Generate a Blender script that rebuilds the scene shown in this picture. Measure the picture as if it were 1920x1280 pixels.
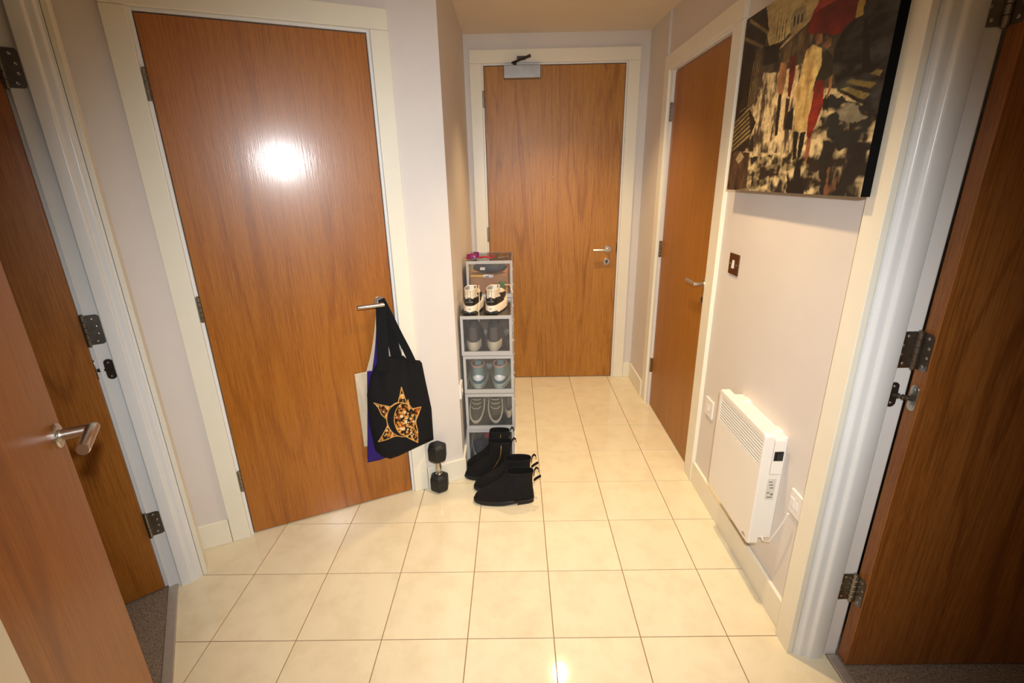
import bpy, bmesh, math, random
import numpy as np
from mathutils import Vector, Matrix
random.seed(7)
for o in list(bpy.data.objects): bpy.data.objects.remove(o)
scene = bpy.context.scene
COL = scene.collection
R = math.radians
PI_ = math.pi

# ------------------------------------------------------------------ camera
cam_data = bpy.data.cameras.new('camera')
cam = bpy.data.objects.new('camera', cam_data); COL.objects.link(cam)
cam_data.sensor_width = 36.0; cam_data.sensor_fit = 'HORIZONTAL'
cam_data.lens = 36.0 * 902.12 / 1920.0
cam_data.clip_start = 0.02
_r = Vector((0.999811, 0.004028, -0.019019)); _u = Vector((0.016699, 0.323019, 0.946245)); _f = Vector((-0.009955, 0.946384, -0.322891))
_m = Matrix((_r, _u, -_f)).transposed().to_4x4()
_m.translation = (0.18847, -1.24896, 1.51490)
cam.matrix_world = _m
scene.camera = cam

# ------------------------------------------------------------------ world, flash, exposure
world = bpy.data.worlds.new('world'); scene.world = world; world.use_nodes = True
bg = world.node_tree.nodes['Background']
bg.inputs[0].default_value = (0.9, 0.85, 0.8, 1); bg.inputs[1].default_value = 0.02
def spot(name, loc, target, energy, color, size, blend, radius):
    l = bpy.data.lights.new(name, 'SPOT'); l.energy = energy; l.color = color
    l.spot_size = R(size); l.spot_blend = blend; l.shadow_soft_size = radius
    o = bpy.data.objects.new(name, l); COL.objects.link(o); o.location = loc
    d = Vector(target) - Vector(loc); o.rotation_euler = d.to_track_quat('-Z', 'Y').to_euler()
    return o
# the camera's own flash, fired from just above the lens
spot('camera_flash', (0.235, -1.265, 1.67), (0.15, 0.6, 0.74), 178.0, (0.95, 0.98, 1.0), 102, 1.0, 0.028)
DOWNLIGHTS = [(0.50, 1.63), (0.56, 0.43), (0.42, -0.95)]  # the last one is an unseen fill lamp, added to brighten the near end
DL_POWER = [78.0, 100.0, 20.0]
WARM = (1.0, 0.70, 0.36)
vs = scene.view_settings
vs.view_transform = 'Standard'; vs.look = 'None'; vs.gamma = 1.0; vs.use_curve_mapping = False
vs.exposure = 0.0

# ------------------------------------------------------------------ helpers
def lin(r, g, b):
    f = lambda c: (c/255/12.92) if c/255 <= .04045 else ((c/255+.055)/1.055)**2.4
    return (f(r), f(g), f(b), 1)
def _nt(name):
    m = bpy.data.materials.new(name); m.use_nodes = True
    nt = m.node_tree; b = nt.nodes['Principled BSDF']
    return m, nt, b
def pm(name, col, rough=.5, metal=0., var=.06, scale=25., bump=0., bscale=None, spec=.5, coat=0., stretch=None):
    """procedural principled material: a noise varies the colour a little, optionally bumps it"""
    m, nt, b = _nt(name)
    b.inputs['Roughness'].default_value = rough; b.inputs['Metallic'].default_value = metal
    b.inputs['Specular IOR Level'].default_value = spec; b.inputs['Coat Weight'].default_value = coat
    tc = nt.nodes.new('ShaderNodeTexCoord'); n = nt.nodes.new('ShaderNodeTexNoise')
    n.inputs['Scale'].default_value = scale; n.inputs['Detail'].default_value = 4
    src = tc.outputs['Object']
    if stretch:
        mp = nt.nodes.new('ShaderNodeMapping'); mp.inputs['Scale'].default_value = stretch
        nt.links.new(src, mp.inputs[0]); src = mp.outputs[0]
    nt.links.new(src, n.inputs['Vector'])
    cr = nt.nodes.new('ShaderNodeValToRGB')
    cr.color_ramp.elements[0].position = .3; cr.color_ramp.elements[1].position = .7
    cr.color_ramp.elements[0].color = tuple(c*(1-var) for c in col[:3])+(1,)
    cr.color_ramp.elements[1].color = tuple(min(1, c*(1+var)) for c in col[:3])+(1,)
    nt.links.new(n.outputs['Fac'], cr.inputs[0]); nt.links.new(cr.outputs[0], b.inputs['Base Color'])
    if bump:
        n2 = nt.nodes.new('ShaderNodeTexNoise'); n2.inputs['Scale'].default_value = bscale or scale*4; n2.inputs['Detail'].default_value = 3
        nt.links.new(src, n2.inputs['Vector'])
        bp = nt.nodes.new('ShaderNodeBump'); bp.inputs['Strength'].default_value = bump; bp.inputs['Distance'].default_value = .002
        nt.links.new(n2.outputs['Fac'], bp.inputs['Height']); nt.links.new(bp.outputs[0], b.inputs['Normal'])
    return m
def wood(name, off, dark, mid, light, band=9., contrast=.5, rough=.3, stretch=.13, coat=0., bump=.05):
    """oak veneer: vertical cathedral grain from stretched noise contours plus fine fibres"""
    m, nt, b = _nt(name); N = nt.nodes.new; Lk = nt.links.new
    tc = N('ShaderNodeTexCoord'); mp = N('ShaderNodeMapping')
    mp.inputs['Location'].default_value = off; mp.inputs['Scale'].default_value = (1, 1, stretch)
    Lk(tc.outputs['Object'], mp.inputs[0])
    n1 = N('ShaderNodeTexNoise'); n1.inputs['Scale'].default_value = 4.2; n1.inputs['Detail'].default_value = 2.2; n1.inputs['Distortion'].default_value = .35
    Lk(mp.outputs[0], n1.inputs['Vector'])
    mul = N('ShaderNodeMath'); mul.operation = 'MULTIPLY'; mul.inputs[1].default_value = band*6.283
    Lk(n1.outputs['Fac'], mul.inputs[0])
    sn = N('ShaderNodeMath'); sn.operation = 'SINE'; Lk(mul.outputs[0], sn.inputs[0])
    mp2 = N('ShaderNodeMapping'); mp2.inputs['Scale'].default_value = (1, 1, .018); mp2.inputs['Location'].default_value = off
    Lk(tc.outputs['Object'], mp2.inputs[0])
    n2 = N('ShaderNodeTexNoise'); n2.inputs['Scale'].default_value = 260; n2.inputs['Detail'].default_value = 3
    Lk(mp2.outputs[0], n2.inputs['Vector'])
    n3 = N('ShaderNodeTexNoise'); n3.inputs['Scale'].default_value = 3.0; n3.inputs['Detail'].default_value = 4
    mp3 = N('ShaderNodeMapping'); mp3.inputs['Scale'].default_value = (2.2, 2.2, .3); mp3.inputs['Location'].default_value = off
    Lk(tc.outputs['Object'], mp3.inputs[0]); Lk(mp3.outputs[0], n3.inputs['Vector'])
    def mad(src, k, c):
        a = N('ShaderNodeMath'); a.operation = 'MULTIPLY_ADD'; a.inputs[1].default_value = k; Lk(src, a.inputs[0])
        if isinstance(c, (int, float)): a.inputs[2].default_value = c
        else: Lk(c, a.inputs[2])
        return a.outputs[0]
    def power(src, k):
        a = N('ShaderNodeMath'); a.operation = 'POWER'; a.inputs[1].default_value = k; a.use_clamp = True; Lk(src, a.inputs[0]); return a.outputs[0]
    line = power(mad(sn.outputs[0], .5, .5), 5)                       # thin growth-ring lines
    mp4 = N('ShaderNodeMapping'); mp4.inputs['Scale'].default_value = (5, 5, .5); mp4.inputs['Location'].default_value = off
    Lk(tc.outputs['Object'], mp4.inputs[0])
    n4 = N('ShaderNodeTexNoise'); n4.inputs['Scale'].default_value = 1.0; n4.inputs['Detail'].default_value = 1; Lk(mp4.outputs[0], n4.inputs['Vector'])
    mask = mad(n4.outputs['Fac'], 3.2, -1.15)
    mm = N('ShaderNodeMath'); mm.operation = 'MULTIPLY'; mm.use_clamp = True; Lk(line, mm.inputs[0]); Lk(mask, mm.inputs[1])
    n5 = N('ShaderNodeTexNoise'); n5.inputs['Scale'].default_value = 420; n5.inputs['Detail'].default_value = 2
    mp5 = N('ShaderNodeMapping'); mp5.inputs['Scale'].default_value = (1, 1, .06); Lk(tc.outputs['Object'], mp5.inputs[0]); Lk(mp5.outputs[0], n5.inputs['Vector'])
    f1 = mad(n2.outputs['Fac'], .9, .05); f2 = mad(n3.outputs['Fac'], .35, f1); f3 = mad(n5.outputs['Fac'], .5, f2)
    f4 = mad(mm.outputs[0], -.42*contrast, f3)
    cr = N('ShaderNodeValToRGB'); e = cr.color_ramp.elements
    base = .925
    e[0].position = base-.34; e[0].color = dark; e[1].position = 1.0; e[1].color = light
    x = e.new(base-.07); x.color = mid
    Lk(f4, cr.inputs[0]); Lk(cr.outputs[0], b.inputs['Base Color'])
    bp = N('ShaderNodeBump'); bp.inputs['Strength'].default_value = bump; bp.inputs['Distance'].default_value = .001
    Lk(f4, bp.inputs['Height']); Lk(bp.outputs[0], b.inputs['Normal'])
    b.inputs['Roughness'].default_value = rough; b.inputs['Coat Weight'].default_value = coat; b.inputs['Coat Roughness'].default_value = .17; Lk(bp.outputs[0], b.inputs['Coat Normal'])
    return m
def clear_plastic(name, haze, tint=(.97, .97, .97, 1), rough=.06, refl=1.0):
    m, nt, b = _nt(name); N = nt.nodes.new; Lk = nt.links.new
    out = nt.nodes['Material Output']
    tr = N('ShaderNodeBsdfTransparent'); tr.inputs[0].default_value = tint
    gl = N('ShaderNodeBsdfGlossy'); gl.inputs['Roughness'].default_value = rough
    fr = N('ShaderNodeFresnel'); fr.inputs['IOR'].default_value = 1.35
    n = N('ShaderNodeTexNoise'); n.inputs['Scale'].default_value = 14
    bp = N('ShaderNodeBump'); bp.inputs['Strength'].default_value = .25; bp.inputs['Distance'].default_value = .004
    tc = N('ShaderNodeTexCoord'); Lk(tc.outputs['Object'], n.inputs['Vector']); Lk(n.outputs['Fac'], bp.inputs['Height'])
    Lk(bp.outputs[0], gl.inputs['Normal'])
    b.inputs['Base Color'].default_value = (.78, .76, .74, 1); b.inputs['Roughness'].default_value = .35
    m1 = N('ShaderNodeMixShader'); m1.inputs[0].default_value = haze
    Lk(tr.outputs[0], m1.inputs[1]); Lk(b.outputs[0], m1.inputs[2])
    m2 = N('ShaderNodeMixShader'); Lk(fr.outputs[0], m2.inputs[0]); Lk(m1.outputs[0], m2.inputs[1]); Lk(gl.outputs[0], m2.inputs[2])
    Lk(m2.outputs[0], out.inputs[0])
    return m
def vcol_mat(name, rough=.6, bump=.0, spec=.4):
    m, nt, b = _nt(name)
    at = nt.nodes.new('ShaderNodeVertexColor'); at.layer_name = 'print'
    nt.links.new(at.outputs[0], b.inputs['Base Color']); b.inputs['Roughness'].default_value = rough; b.inputs['Specular IOR Level'].default_value = spec
    if bump:
        n = nt.nodes.new('ShaderNodeTexNoise'); n.inputs['Scale'].default_value = 900
        bp = nt.nodes.new('ShaderNodeBump'); bp.inputs['Strength'].default_value = bump; bp.inputs['Distance'].default_value = .001
        nt.links.new(n.outputs['Fac'], bp.inputs['Height']); nt.links.new(bp.outputs[0], b.inputs['Normal'])
    return m
def emit_mat(name, col, s):
    m, nt, b = _nt(name); b.inputs['Emission Color'].default_value = col; b.inputs['Emission Strength'].default_value = s
    b.inputs['Base Color'].default_value = (.8, .8, .8, 1)
    return m

class MB:
    def __init__(s): s.v = []; s.f = []
    def add(s, vs_, fs):
        k = len(s.v); s.v += [tuple(v) for v in vs_]; s.f += [tuple(i+k for i in f) for f in fs]; return s
    def box(s, x0, x1, y0, y1, z0, z1):
        return s.add([(x0,y0,z0),(x1,y0,z0),(x1,y1,z0),(x0,y1,z0),(x0,y0,z1),(x1,y0,z1),(x1,y1,z1),(x0,y1,z1)],
                     [(0,3,2,1),(4,5,6,7),(0,1,5,4),(1,2,6,5),(2,3,7,6),(3,0,4,7)])
    def prism(s, poly, a0, a1, axis='z'):
        f = {'z': lambda p, a: (p[0], p[1], a), 'y': lambda p, a: (p[0], a, p[1]), 'x': lambda p, a: (a, p[0], p[1])}[axis]
        n = len(poly)
        return s.add([f(p, a0) for p in poly]+[f(p, a1) for p in poly],
                     [tuple(range(n))[::-1], tuple(range(n, 2*n))]+[(i, (i+1) % n, n+(i+1) % n, n+i) for i in range(n)])
    def rings(s, rs, cap0=True, cap1=True):
        n = len(rs[0]); k = len(rs)
        fs = [(j*n+i, j*n+(i+1) % n, (j+1)*n+(i+1) % n, (j+1)*n+i) for j in range(k-1) for i in range(n)]
        if cap0: fs.append(tuple(range(n))[::-1])
        if cap1: fs.append(tuple(range((k-1)*n, k*n)))
        return s.add([p for r in rs for p in r], fs)
    def tube(s, pts, r, n=8, caps=True, flat=None):
        pts = [Vector(p) for p in pts]; rs = r if isinstance(r, (list, tuple)) else [r]*len(pts)
        rings = []; ref = None
        for i, p in enumerate(pts):
            t = (pts[min(i+1, len(pts)-1)]-pts[max(i-1, 0)]).normalized()
            if ref is None:
                ref = Vector((0, 0, 1)) if abs(t.z) < .9 else Vector((1, 0, 0))
            a = (ref - t*ref.dot(t)).normalized(); b = t.cross(a); ref = a
            fx, fy = flat or (1, 1)
            rings.append([p + a*math.cos(2*math.pi*k/n)*rs[i]*fx + b*math.sin(2*math.pi*k/n)*rs[i]*fy for k in range(n)])
        return s.rings(rings, caps, caps)
    def lathe(s, prof, o=(0, 0, 0), axis=(0, 0, 1), n=24):
        ax = Vector(axis).normalized(); a = ax.orthogonal().normalized(); b = ax.cross(a); o = Vector(o)
        return s.rings([[o+ax*h+(a*math.cos(2*math.pi*k/n)+b*math.sin(2*math.pi*k/n))*max(r, 1e-5) for k in range(n)] for r, h in prof])
    def ribbon(s, pts, wdir, w, t):
        """flat strap along pts; wdir = width direction per point or one"""
        rs = []; pts = [Vector(p) for p in pts]
        for i, p in enumerate(pts):
            tg = (pts[min(i+1, len(pts)-1)]-pts[max(i-1, 0)]).normalized()
            wd = Vector(wdir[i] if isinstance(wdir, list) else wdir); wd = (wd - tg*wd.dot(tg)).normalized(); nn = tg.cross(wd)
            ww = w[i] if isinstance(w, (list, tuple)) else w
            rs.append([p+wd*ww/2+nn*t/2, p-wd*ww/2+nn*t/2, p-wd*ww/2-nn*t/2, p+wd*ww/2-nn*t/2])
        return s.rings(rs)
    def mesh(s, name, smooth=False):
        me = bpy.data.meshes.new(name); me.from_pydata(s.v, [], s.f)
        bm = bmesh.new(); bm.from_mesh(me); bmesh.ops.recalc_face_normals(bm, faces=bm.faces); bm.to_mesh(me); bm.free()
        if smooth:
            for p in me.polygons: p.use_smooth = True
            me.set_sharp_from_angle(angle=R(38))
        return me
    def build(s, name, mat, parent=None, bevel=0., seg=2, smooth=False, subsurf=0, angle=True):
        me = s.mesh(name, smooth or bevel > 0)
        return link(name, me, mat, parent, bevel, seg, subsurf)
def link(name, me, mat, parent=None, bevel=0., seg=2, subsurf=0):
    if not me.materials: me.materials.append(mat)
    o = bpy.data.objects.new(name, me); COL.objects.link(o)
    if parent: o.parent = parent
    if bevel:
        b = o.modifiers.new('bevel', 'BEVEL'); b.width = bevel; b.segments = seg; b.limit_method = 'ANGLE'; b.angle_limit = R(40)
        b.harden_normals = True
    if subsurf:
        q = o.modifiers.new('sub', 'SUBSURF'); q.levels = subsurf; q.render_levels = subsurf
    return o
def tag(o, label=None, cat=None, group=None, kind=None):
    if label: o['label'] = label
    if cat: o['category'] = cat
    if group: o['group'] = group
    if kind: o['kind'] = kind
    return o
def empty(name, loc=(0, 0, 0), rz=0., label=None, cat=None, group=None, kind=None):
    o = bpy.data.objects.new(name, None); COL.objects.link(o); o.location = loc; o.rotation_euler = (0, 0, rz); o.empty_display_size = .05
    return tag(o, label, cat, group, kind)

# ------------------------------------------------------------------ materials
M = {}
M['wall'] = pm('wall_paint', lin(222, 214, 207), .55, var=.015, scale=8, bump=.05, bscale=140)
M['ceiling'] = pm('ceiling_paint', lin(226, 214, 196), .75, var=.015, scale=6, bump=.05, bscale=120)
M['trim'] = pm('trim_gloss', lin(240, 234, 215), .32, var=.015, scale=10)
M['jamb'] = pm('jamb_satin', lin(232, 232, 230), .28, var=.015, scale=10)
M['grout'] = pm('grout', lin(150, 118, 84), .9, var=.15, scale=40)
M['steel'] = pm('brushed_steel', (.58, .56, .53, 1), .28, 1, var=.06, scale=60, stretch=(1, 1, 8))
M['threshold'] = pm('threshold_alu', (.50, .45, .40, 1), .42, .55, var=.05, scale=60)
M['closer'] = pm('closer_silver', (.34, .33, .31, 1), .42, .9, var=.08, scale=18)
M['satin'] = pm('satin_nickel', (.62, .59, .54, 1), .32, 1, var=.05, scale=60)
M['hinge'] = pm('aged_hinge_steel', (.30, .28, .25, 1), .33, 1, var=.1, scale=50)
M['brass'] = pm('brass', (.75, .53, .2, 1), .25, 1)
M['dark_metal'] = pm('dark_bronze', (.09, .075, .06, 1), .3, .8)
M['black'] = pm('black_plastic', (.012, .012, .013, 1), .35)
M['white_plastic'] = pm('white_plastic', lin(236, 232, 226), .35, var=.01)
M['heater'] = pm('heater_enamel', lin(240, 234, 224), .35, var=.01, scale=6)
M['heater_in'] = pm('heater_inside', lin(70, 60, 50), .7)
M['carpet'] = pm('carpet', lin(134, 118, 104), .95, var=.45, scale=160, bump=1., bscale=300, spec=.1)
M['clear'] = clear_plastic('clear_plastic', .028)
M['clear_door'] = clear_plastic('clear_door_plastic', .045)
M['frost'] = clear_plastic('frosted_plastic', .52, rough=.2)
M['suede'] = pm('black_suede', (.007, .0065, .0065, 1), .85, var=.3, scale=60, bump=.3, bscale=500, spec=.25)
M['suede_in'] = pm('black_lining', (.006, .006, .006, 1), .8, spec=.2)
M['boot_sole'] = pm('black_rubber', (.013, .012, .012, 1), .55, spec=.35)
M['elastic'] = pm('black_elastic', (.006, .006, .008, 1), .8, bump=.4, bscale=300, spec=.25)
oakA = (lin(126, 68, 30), lin(164, 96, 46), lin(190, 120, 62))
M['oak_left'] = wood('oak_left', (3.1, 0, .4), lin(134, 73, 10), lin(159, 92, 18), lin(171, 104, 28), 7, .6, .40, .13, .55, .14)
M['oak_front'] = wood('oak_front', (7.7, 0, 2.1), lin(140, 86, 26), lin(170, 112, 40), lin(182, 126, 52), 14, .8, .42, .1)
M['oak_right'] = wood('oak_right', (1.2, 5, .9), lin(136, 82, 18), lin(158, 99, 26), lin(168, 109, 34), 5, .4, .42, .07)
M['oak_near'] = wood('oak_near', (5.4, 2, 3.3), lin(132, 74, 16), lin(154, 91, 24), lin(166, 103, 34), 9, .7, .38)
M['oak_far'] = wood('oak_far', (9.9, 1, 1.3), lin(124, 70, 16), lin(147, 88, 24), lin(160, 100, 34), 8, .7, .40)
M['oak_shaded'] = wood('oak_shaded', (2.9, 8, 5.3), lin(114, 65, 22), lin(138, 82, 32), lin(152, 95, 42), 8, .7, .40)  # same oak as the other doors, darkened: dim light put into the colour
def tile_mat():
    m, nt, b = _nt('cream_tile'); N = nt.nodes.new; Lk = nt.links.new
    oi = N('ShaderNodeObjectInfo'); tc = N('ShaderNodeTexCoord'); geo = N('ShaderNodeNewGeometry')
    n = N('ShaderNodeTexNoise'); n.noise_dimensions = '4D'; n.inputs['Scale'].default_value = 9; n.inputs['Detail'].default_value = 6; n.inputs['Roughness'].default_value = .65
    mu = N('ShaderNodeMath'); mu.operation = 'MULTIPLY'; mu.inputs[1].default_value = 40
    Lk(oi.outputs['Random'], mu.inputs[0]); Lk(mu.outputs[0], n.inputs['W']); Lk(tc.outputs['Object'], n.inputs['Vector'])
    cr = N('ShaderNodeValToRGB'); e = cr.color_ramp.elements
    e[0].position = .22; e[0].color = lin(218, 204, 172); e[1].position = .55; e[1].color = lin(232, 220, 190)
    Lk(n.outputs['Fac'], cr.inputs[0])
    hv = N('ShaderNodeHueSaturation'); ma = N('ShaderNodeMath'); ma.operation = 'MULTIPLY_ADD'; ma.inputs[1].default_value = .05; ma.inputs[2].default_value = .975
    Lk(oi.outputs['Random'], ma.inputs[0]); Lk(ma.outputs[0], hv.inputs['Value']); Lk(cr.outputs[0], hv.inputs['Color'])
    Lk(hv.outputs[0], b.inputs['Base Color'])
    b.inputs['Roughness'].default_value = .075; b.inputs['Specular IOR Level'].default_value = .45
    return m
M['tile'] = tile_mat()

# ------------------------------------------------------------------ plan constants
CEIL = 2.385
WX = 1.095                       # right wall face
FY = 2.295                       # front wall face
C0 = Vector((-.363, .846, 0)); TH = math.atan2(.42, .907)      # cupboard door: latch-side foot and wall direction
def LD(s, off=0., z=0.):
    return Vector((C0.x+s*math.cos(TH)+off*math.sin(TH), C0.y+s*math.sin(TH)-off*math.cos(TH), z))
O2 = Vector((-1.10, .307, 0)); DV = Vector((.5291, -.8486, 0)); NV = Vector((.8486, .5291, 0))
def LW(d, n, z=0.):
    p = O2+DV*d+NV*n; return Vector((p.x, p.y, z))
DW = 1.377                       # width of the double doorway on the left

# ------------------------------------------------------------------ floor
gm = MB(); gm.box(-1.7, 1.21, -2.05, 2.45, -.05, -.002)
floor = gm.build('floor', M['grout']); tag(floor, 'cream tiled hallway floor with thin brown grout lines', 'floor', kind='structure')
def clip(poly, nx, ny, c):       # keep nx*x+ny*y >= c
    out = []
    for i in range(len(poly)):
        a, b = poly[i], poly[(i+1) % len(poly)]
        da, db = nx*a[0]+ny*a[1]-c, nx*b[0]+ny*b[1]-c
        if da >= 0: out.append(a)
        if da*db < 0:
            t = da/(da-db); out.append((a[0]+(b[0]-a[0])*t, a[1]+(b[1]-a[1])*t))
    return out
full_tile = None
def tile_mesh(poly, cx, cy):
    pts = [(x-cx, y-cy) for x, y in poly]
    mx = sum(p[0] for p in pts)/len(pts); my = sum(p[1] for p in pts)/len(pts)
    def ins(k):
        r = []
        for x, y in pts:
            l = math.hypot(x-mx, y-my) or 1; r.append((x-(x-mx)/l*k, y-(y-my)/l*k))
        return r
    mb = MB(); rs = [[(x, y, z) for x, y in ins(k)] for k, z in ((0, -.02), (0, -.0006), (.0006, 0))]
    mb.rings(rs, True, True)
    return mb.mesh('tile')
nw0 = NV.x*O2.x+NV.y*O2.y
for i in range(-6, 4):
    for j in range(-7, 8):
        g = .0016
        x0, x1, y0, y1 = i*.3+g, (i+1)*.3-g, j*.3+g, (j+1)*.3-g
        poly = [(x0, y0), (x1, y0), (x1, y1), (x0, y1)]
        poly = clip(poly, NV.x, NV.y, nw0-.098)
        if len(poly) > 2: poly = clip(poly, -1, 0, -1.192)
        if len(poly) > 2: poly = clip(poly, math.sin(TH), -math.cos(TH), math.sin(TH)*C0.x-math.cos(TH)*C0.y-.05) if x1 < -.02 else poly
        if len(poly) > 2: poly = clip(poly, 0, -1, -2.33)
        if len(poly) < 3 or (x1 < -.15 and y0 > 1.0) : continue
        if x1 < -.5 and y1 < -.9: continue
        cx, cy = (x0+x1)/2, (y0+y1)/2
        if len(poly) == 4 and abs((poly[2][0]-poly[0][0])-(x1-x0)) < 1e-6 and abs((poly[2][1]-poly[0][1])-(y1-y0)) < 1e-6:
            if full_tile is None: full_tile = tile_mesh(poly, cx, cy)
            me = full_tile
        else: me = tile_mesh(poly, cx, cy)
        t = link('tile', me, M['tile'], floor); t.location = (cx, cy, 0)

# carpets of the side rooms and the metal thresholds
cp = MB(); cp.prism([LW(-.3, -.12), LW(2.2, -.12), LW(2.2, -2.0), LW(-.3, -2.0)], -.05, .001)
tag(cp.build('floor_left_room', M['carpet']), 'grey brown carpet behind the double doorway on the left', 'carpet', kind='structure')
cp = MB(); cp.box(1.21, 2.6, -1.6, .6, -.05, .001)
tag(cp.build('floor_right_room', M['carpet']), 'dark carpet below the open door on the right', 'carpet', kind='structure')
th = MB(); th.prism([LW(.0, -.096), LW(DW, -.096), LW(DW, -.13), LW(0, -.13)], 0, .007)
tag(th.build('trim_threshold_left', M['threshold'], bevel=.004), 'metal threshold bar between tiles and grey carpet on the left', 'threshold', kind='structure')
th = MB(); th.box(1.192, 1.226, -.95, -.075, 0, .007)
tag(th.build('trim_threshold_right', M['threshold'], bevel=.004), 'metal threshold bar at the foot of the open right door', 'threshold', kind='structure')

# ------------------------------------------------------------------ walls, ceiling
def wall(name, mb, label, mat='wall', bevel=0):
    return tag(mb.build(name, M[mat], bevel=bevel), label, 'wall', kind='structure')
c = MB(); c.box(-3.2, 2.7, -2.1, 2.45, CEIL, CEIL+.1)
tag(c.build('ceiling', M['ceiling']), 'plain painted hallway ceiling', 'ceiling', kind='structure')
w = MB(); w.box(-.3, -.0-.012, FY, FY+.12, 0, CEIL).box(.942, WX+.12, FY, FY+.12, 0, CEIL).box(-.012, .942, FY, FY+.12, 2.215, CEIL)
wall('wall_front', w, 'pinkish cream end wall around the entrance door')
w = MB(); w.prism([LD(.281)[:2], (-.126, FY+.02), (-.126, FY+.12), (-.4, FY+.12), (-.4, .97)], 0, CEIL)
wall('wall_recess', w, 'shaded wall beside the shoe boxes running to the entrance door')
w = MB(); w.box(-.94, -.739, -.006, .1, 0, CEIL).box(.012, .281, -.006, .1, 0, CEIL).box(-.739, .012, -.006, .1, 2.052, CEIL)
w = wall('wall_left_angled', w, 'pale angled wall around the cupboard door with hanging bags'); w.location = C0; w.rotation_euler[2] = TH
w = MB()
w.prism([LW(-.19, -.012)[:2], LW(-.018, -.012)[:2], LW(-.018, -.127)[:2], LW(-.19, -.127)[:2]], 0, CEIL)
w.prism([LW(DW+.018, -.012)[:2], LW(DW+.14, -.012)[:2], LW(DW+.14, -.127)[:2], LW(DW+.018, -.127)[:2]], 0, CEIL)
w.prism([LW(-.018, -.012)[:2], LW(DW+.018, -.012)[:2], LW(DW+.018, -.127)[:2], LW(-.018, -.127)[:2]], 2.08, CEIL)
wall('wall_left', w, 'wall around the double doorway on the left')
nl = LW(DW+.14, -.012)
w = MB(); w.box(nl.x-.12, nl.x, -2.05, nl.y, 0, CEIL); wall('wall_left_near', w, 'wall left of the viewpoint')
w = MB(); w.box(nl.x-.12, WX+.12, -2.1, -1.98, 0, CEIL); wall('wall_back', w, 'wall behind the viewpoint')
w = MB(); w.box(WX-.014, WX+.125, 1.90, FY+.02, 0, CEIL).box(WX, WX+.125, 1.832, 1.90, 0, CEIL).box(WX, WX+.125, -.05, .955, 0, CEIL).box(WX, WX+.125, .955, 1.832, 2.075, CEIL)
w.box(WX, WX+.125, -.96, -.05, 2.08, CEIL).box(WX, WX+.125, -1.98, -.96, 0, CEIL)
wall('wall_right', w, 'pale pinkish wall with the heater and the canvas picture')
# far walls of the two side rooms
w = MB(); w.prism([LW(-.35, -2.0)[:2], LW(2.2, -2.0)[:2], LW(2.2, -2.1)[:2], LW(-.35, -2.1)[:2]], 0, CEIL)
w.prism([LW(-.35, -.127)[:2], LW(-.25, -.127)[:2], LW(-.25, -2.1)[:2], LW(-.35, -2.1)[:2]], 0, CEIL)
wall('wall_left_room', w, 'wall of the carpeted room on the left')
w = MB(); w.box(2.6, 2.7, -1.7, .7, 0, CEIL).box(1.21, 2.7, .6, .7, 0, CEIL).box(1.21, 2.7, -1.7, -1.6, 0, CEIL)
wall('wall_right_room', w, 'wall of the dark room on the right')

# ------------------------------------------------------------------ door frames
def closed_frame(name, label, w, h, aw, parent_loc, rz, depth=.02, x0=0., aw_top=None, reveal=0.):
    """architrave and lining round a closed door; local x along wall from leaf edge x0, viewer on -y"""
    fr = empty(name, parent_loc, rz, label, 'door frame', kind='structure')
    x1 = x0+w; m = .012; at = aw_top or aw
    for a, b in ((x0-aw, x0-m), (x1+m, x1+aw)):
        MB().box(a, b, -depth, .004, 0, h+m).build('architrave', M['trim'], fr, bevel=.003)
    MB().box(x0-aw, x1+aw, -depth, .004, h+m, h+at).build('architrave', M['trim'], fr, bevel=.003)
    for a, b in ((x0-m, x0-.0008), (x1+.0008, x1+m)):
        MB().box(a, b, -.006, .1, 0, h+m).build('lining', M['jamb'], fr, bevel=.001)
    MB().box(x0-.0008, x1+.0008, -.006, .1, h+.0015, h+m).build('lining', M['jamb'], fr, bevel=.001)
    for a, b in ((x0-.003, x0+.012), (x1-.012, x1+.003)):
        MB().box(a, b, .044+reveal, .07+reveal, 0, h).build('door_stop', M['jamb'], fr)
    return fr
closed_frame('trim_front_door', 'cream frame around the entrance door', .93, 2.203, .09, (0, FY, 0), 0)
closed_frame('trim_cupboard_door', 'cream frame around the cupboard door with hanging bags', .727, 2.04, .083, C0, TH, x0=-.727)
fr = empty('trim_right_door', (WX, 1.79, 0), R(-90), 'cream frame around the closed door on the right wall', 'door frame', kind='structure')
for a, b in ((-.13, -.045), (.80, .895)):
    MB().box(a, b, -.018, .004, 0, 2.075).build('architrave', M['trim'], fr, bevel=.003)
MB().box(-.13, .895, -.018, .004, 2.075, 2.155).build('architrave', M['trim'], fr, bevel=.003)
MB().box(-.045, -.003, -.004, .1, 0, 2.065).build('lining', M['jamb'], fr, bevel=.002)
MB().box(.803, .835, -.010, .1, 0, 2.065).build('lining', M['jamb'], fr, bevel=.002)
MB().box(-.045, .835, -.010, .1, 2.06, 2.075).build('lining', M['jamb'], fr, bevel=.002)

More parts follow.
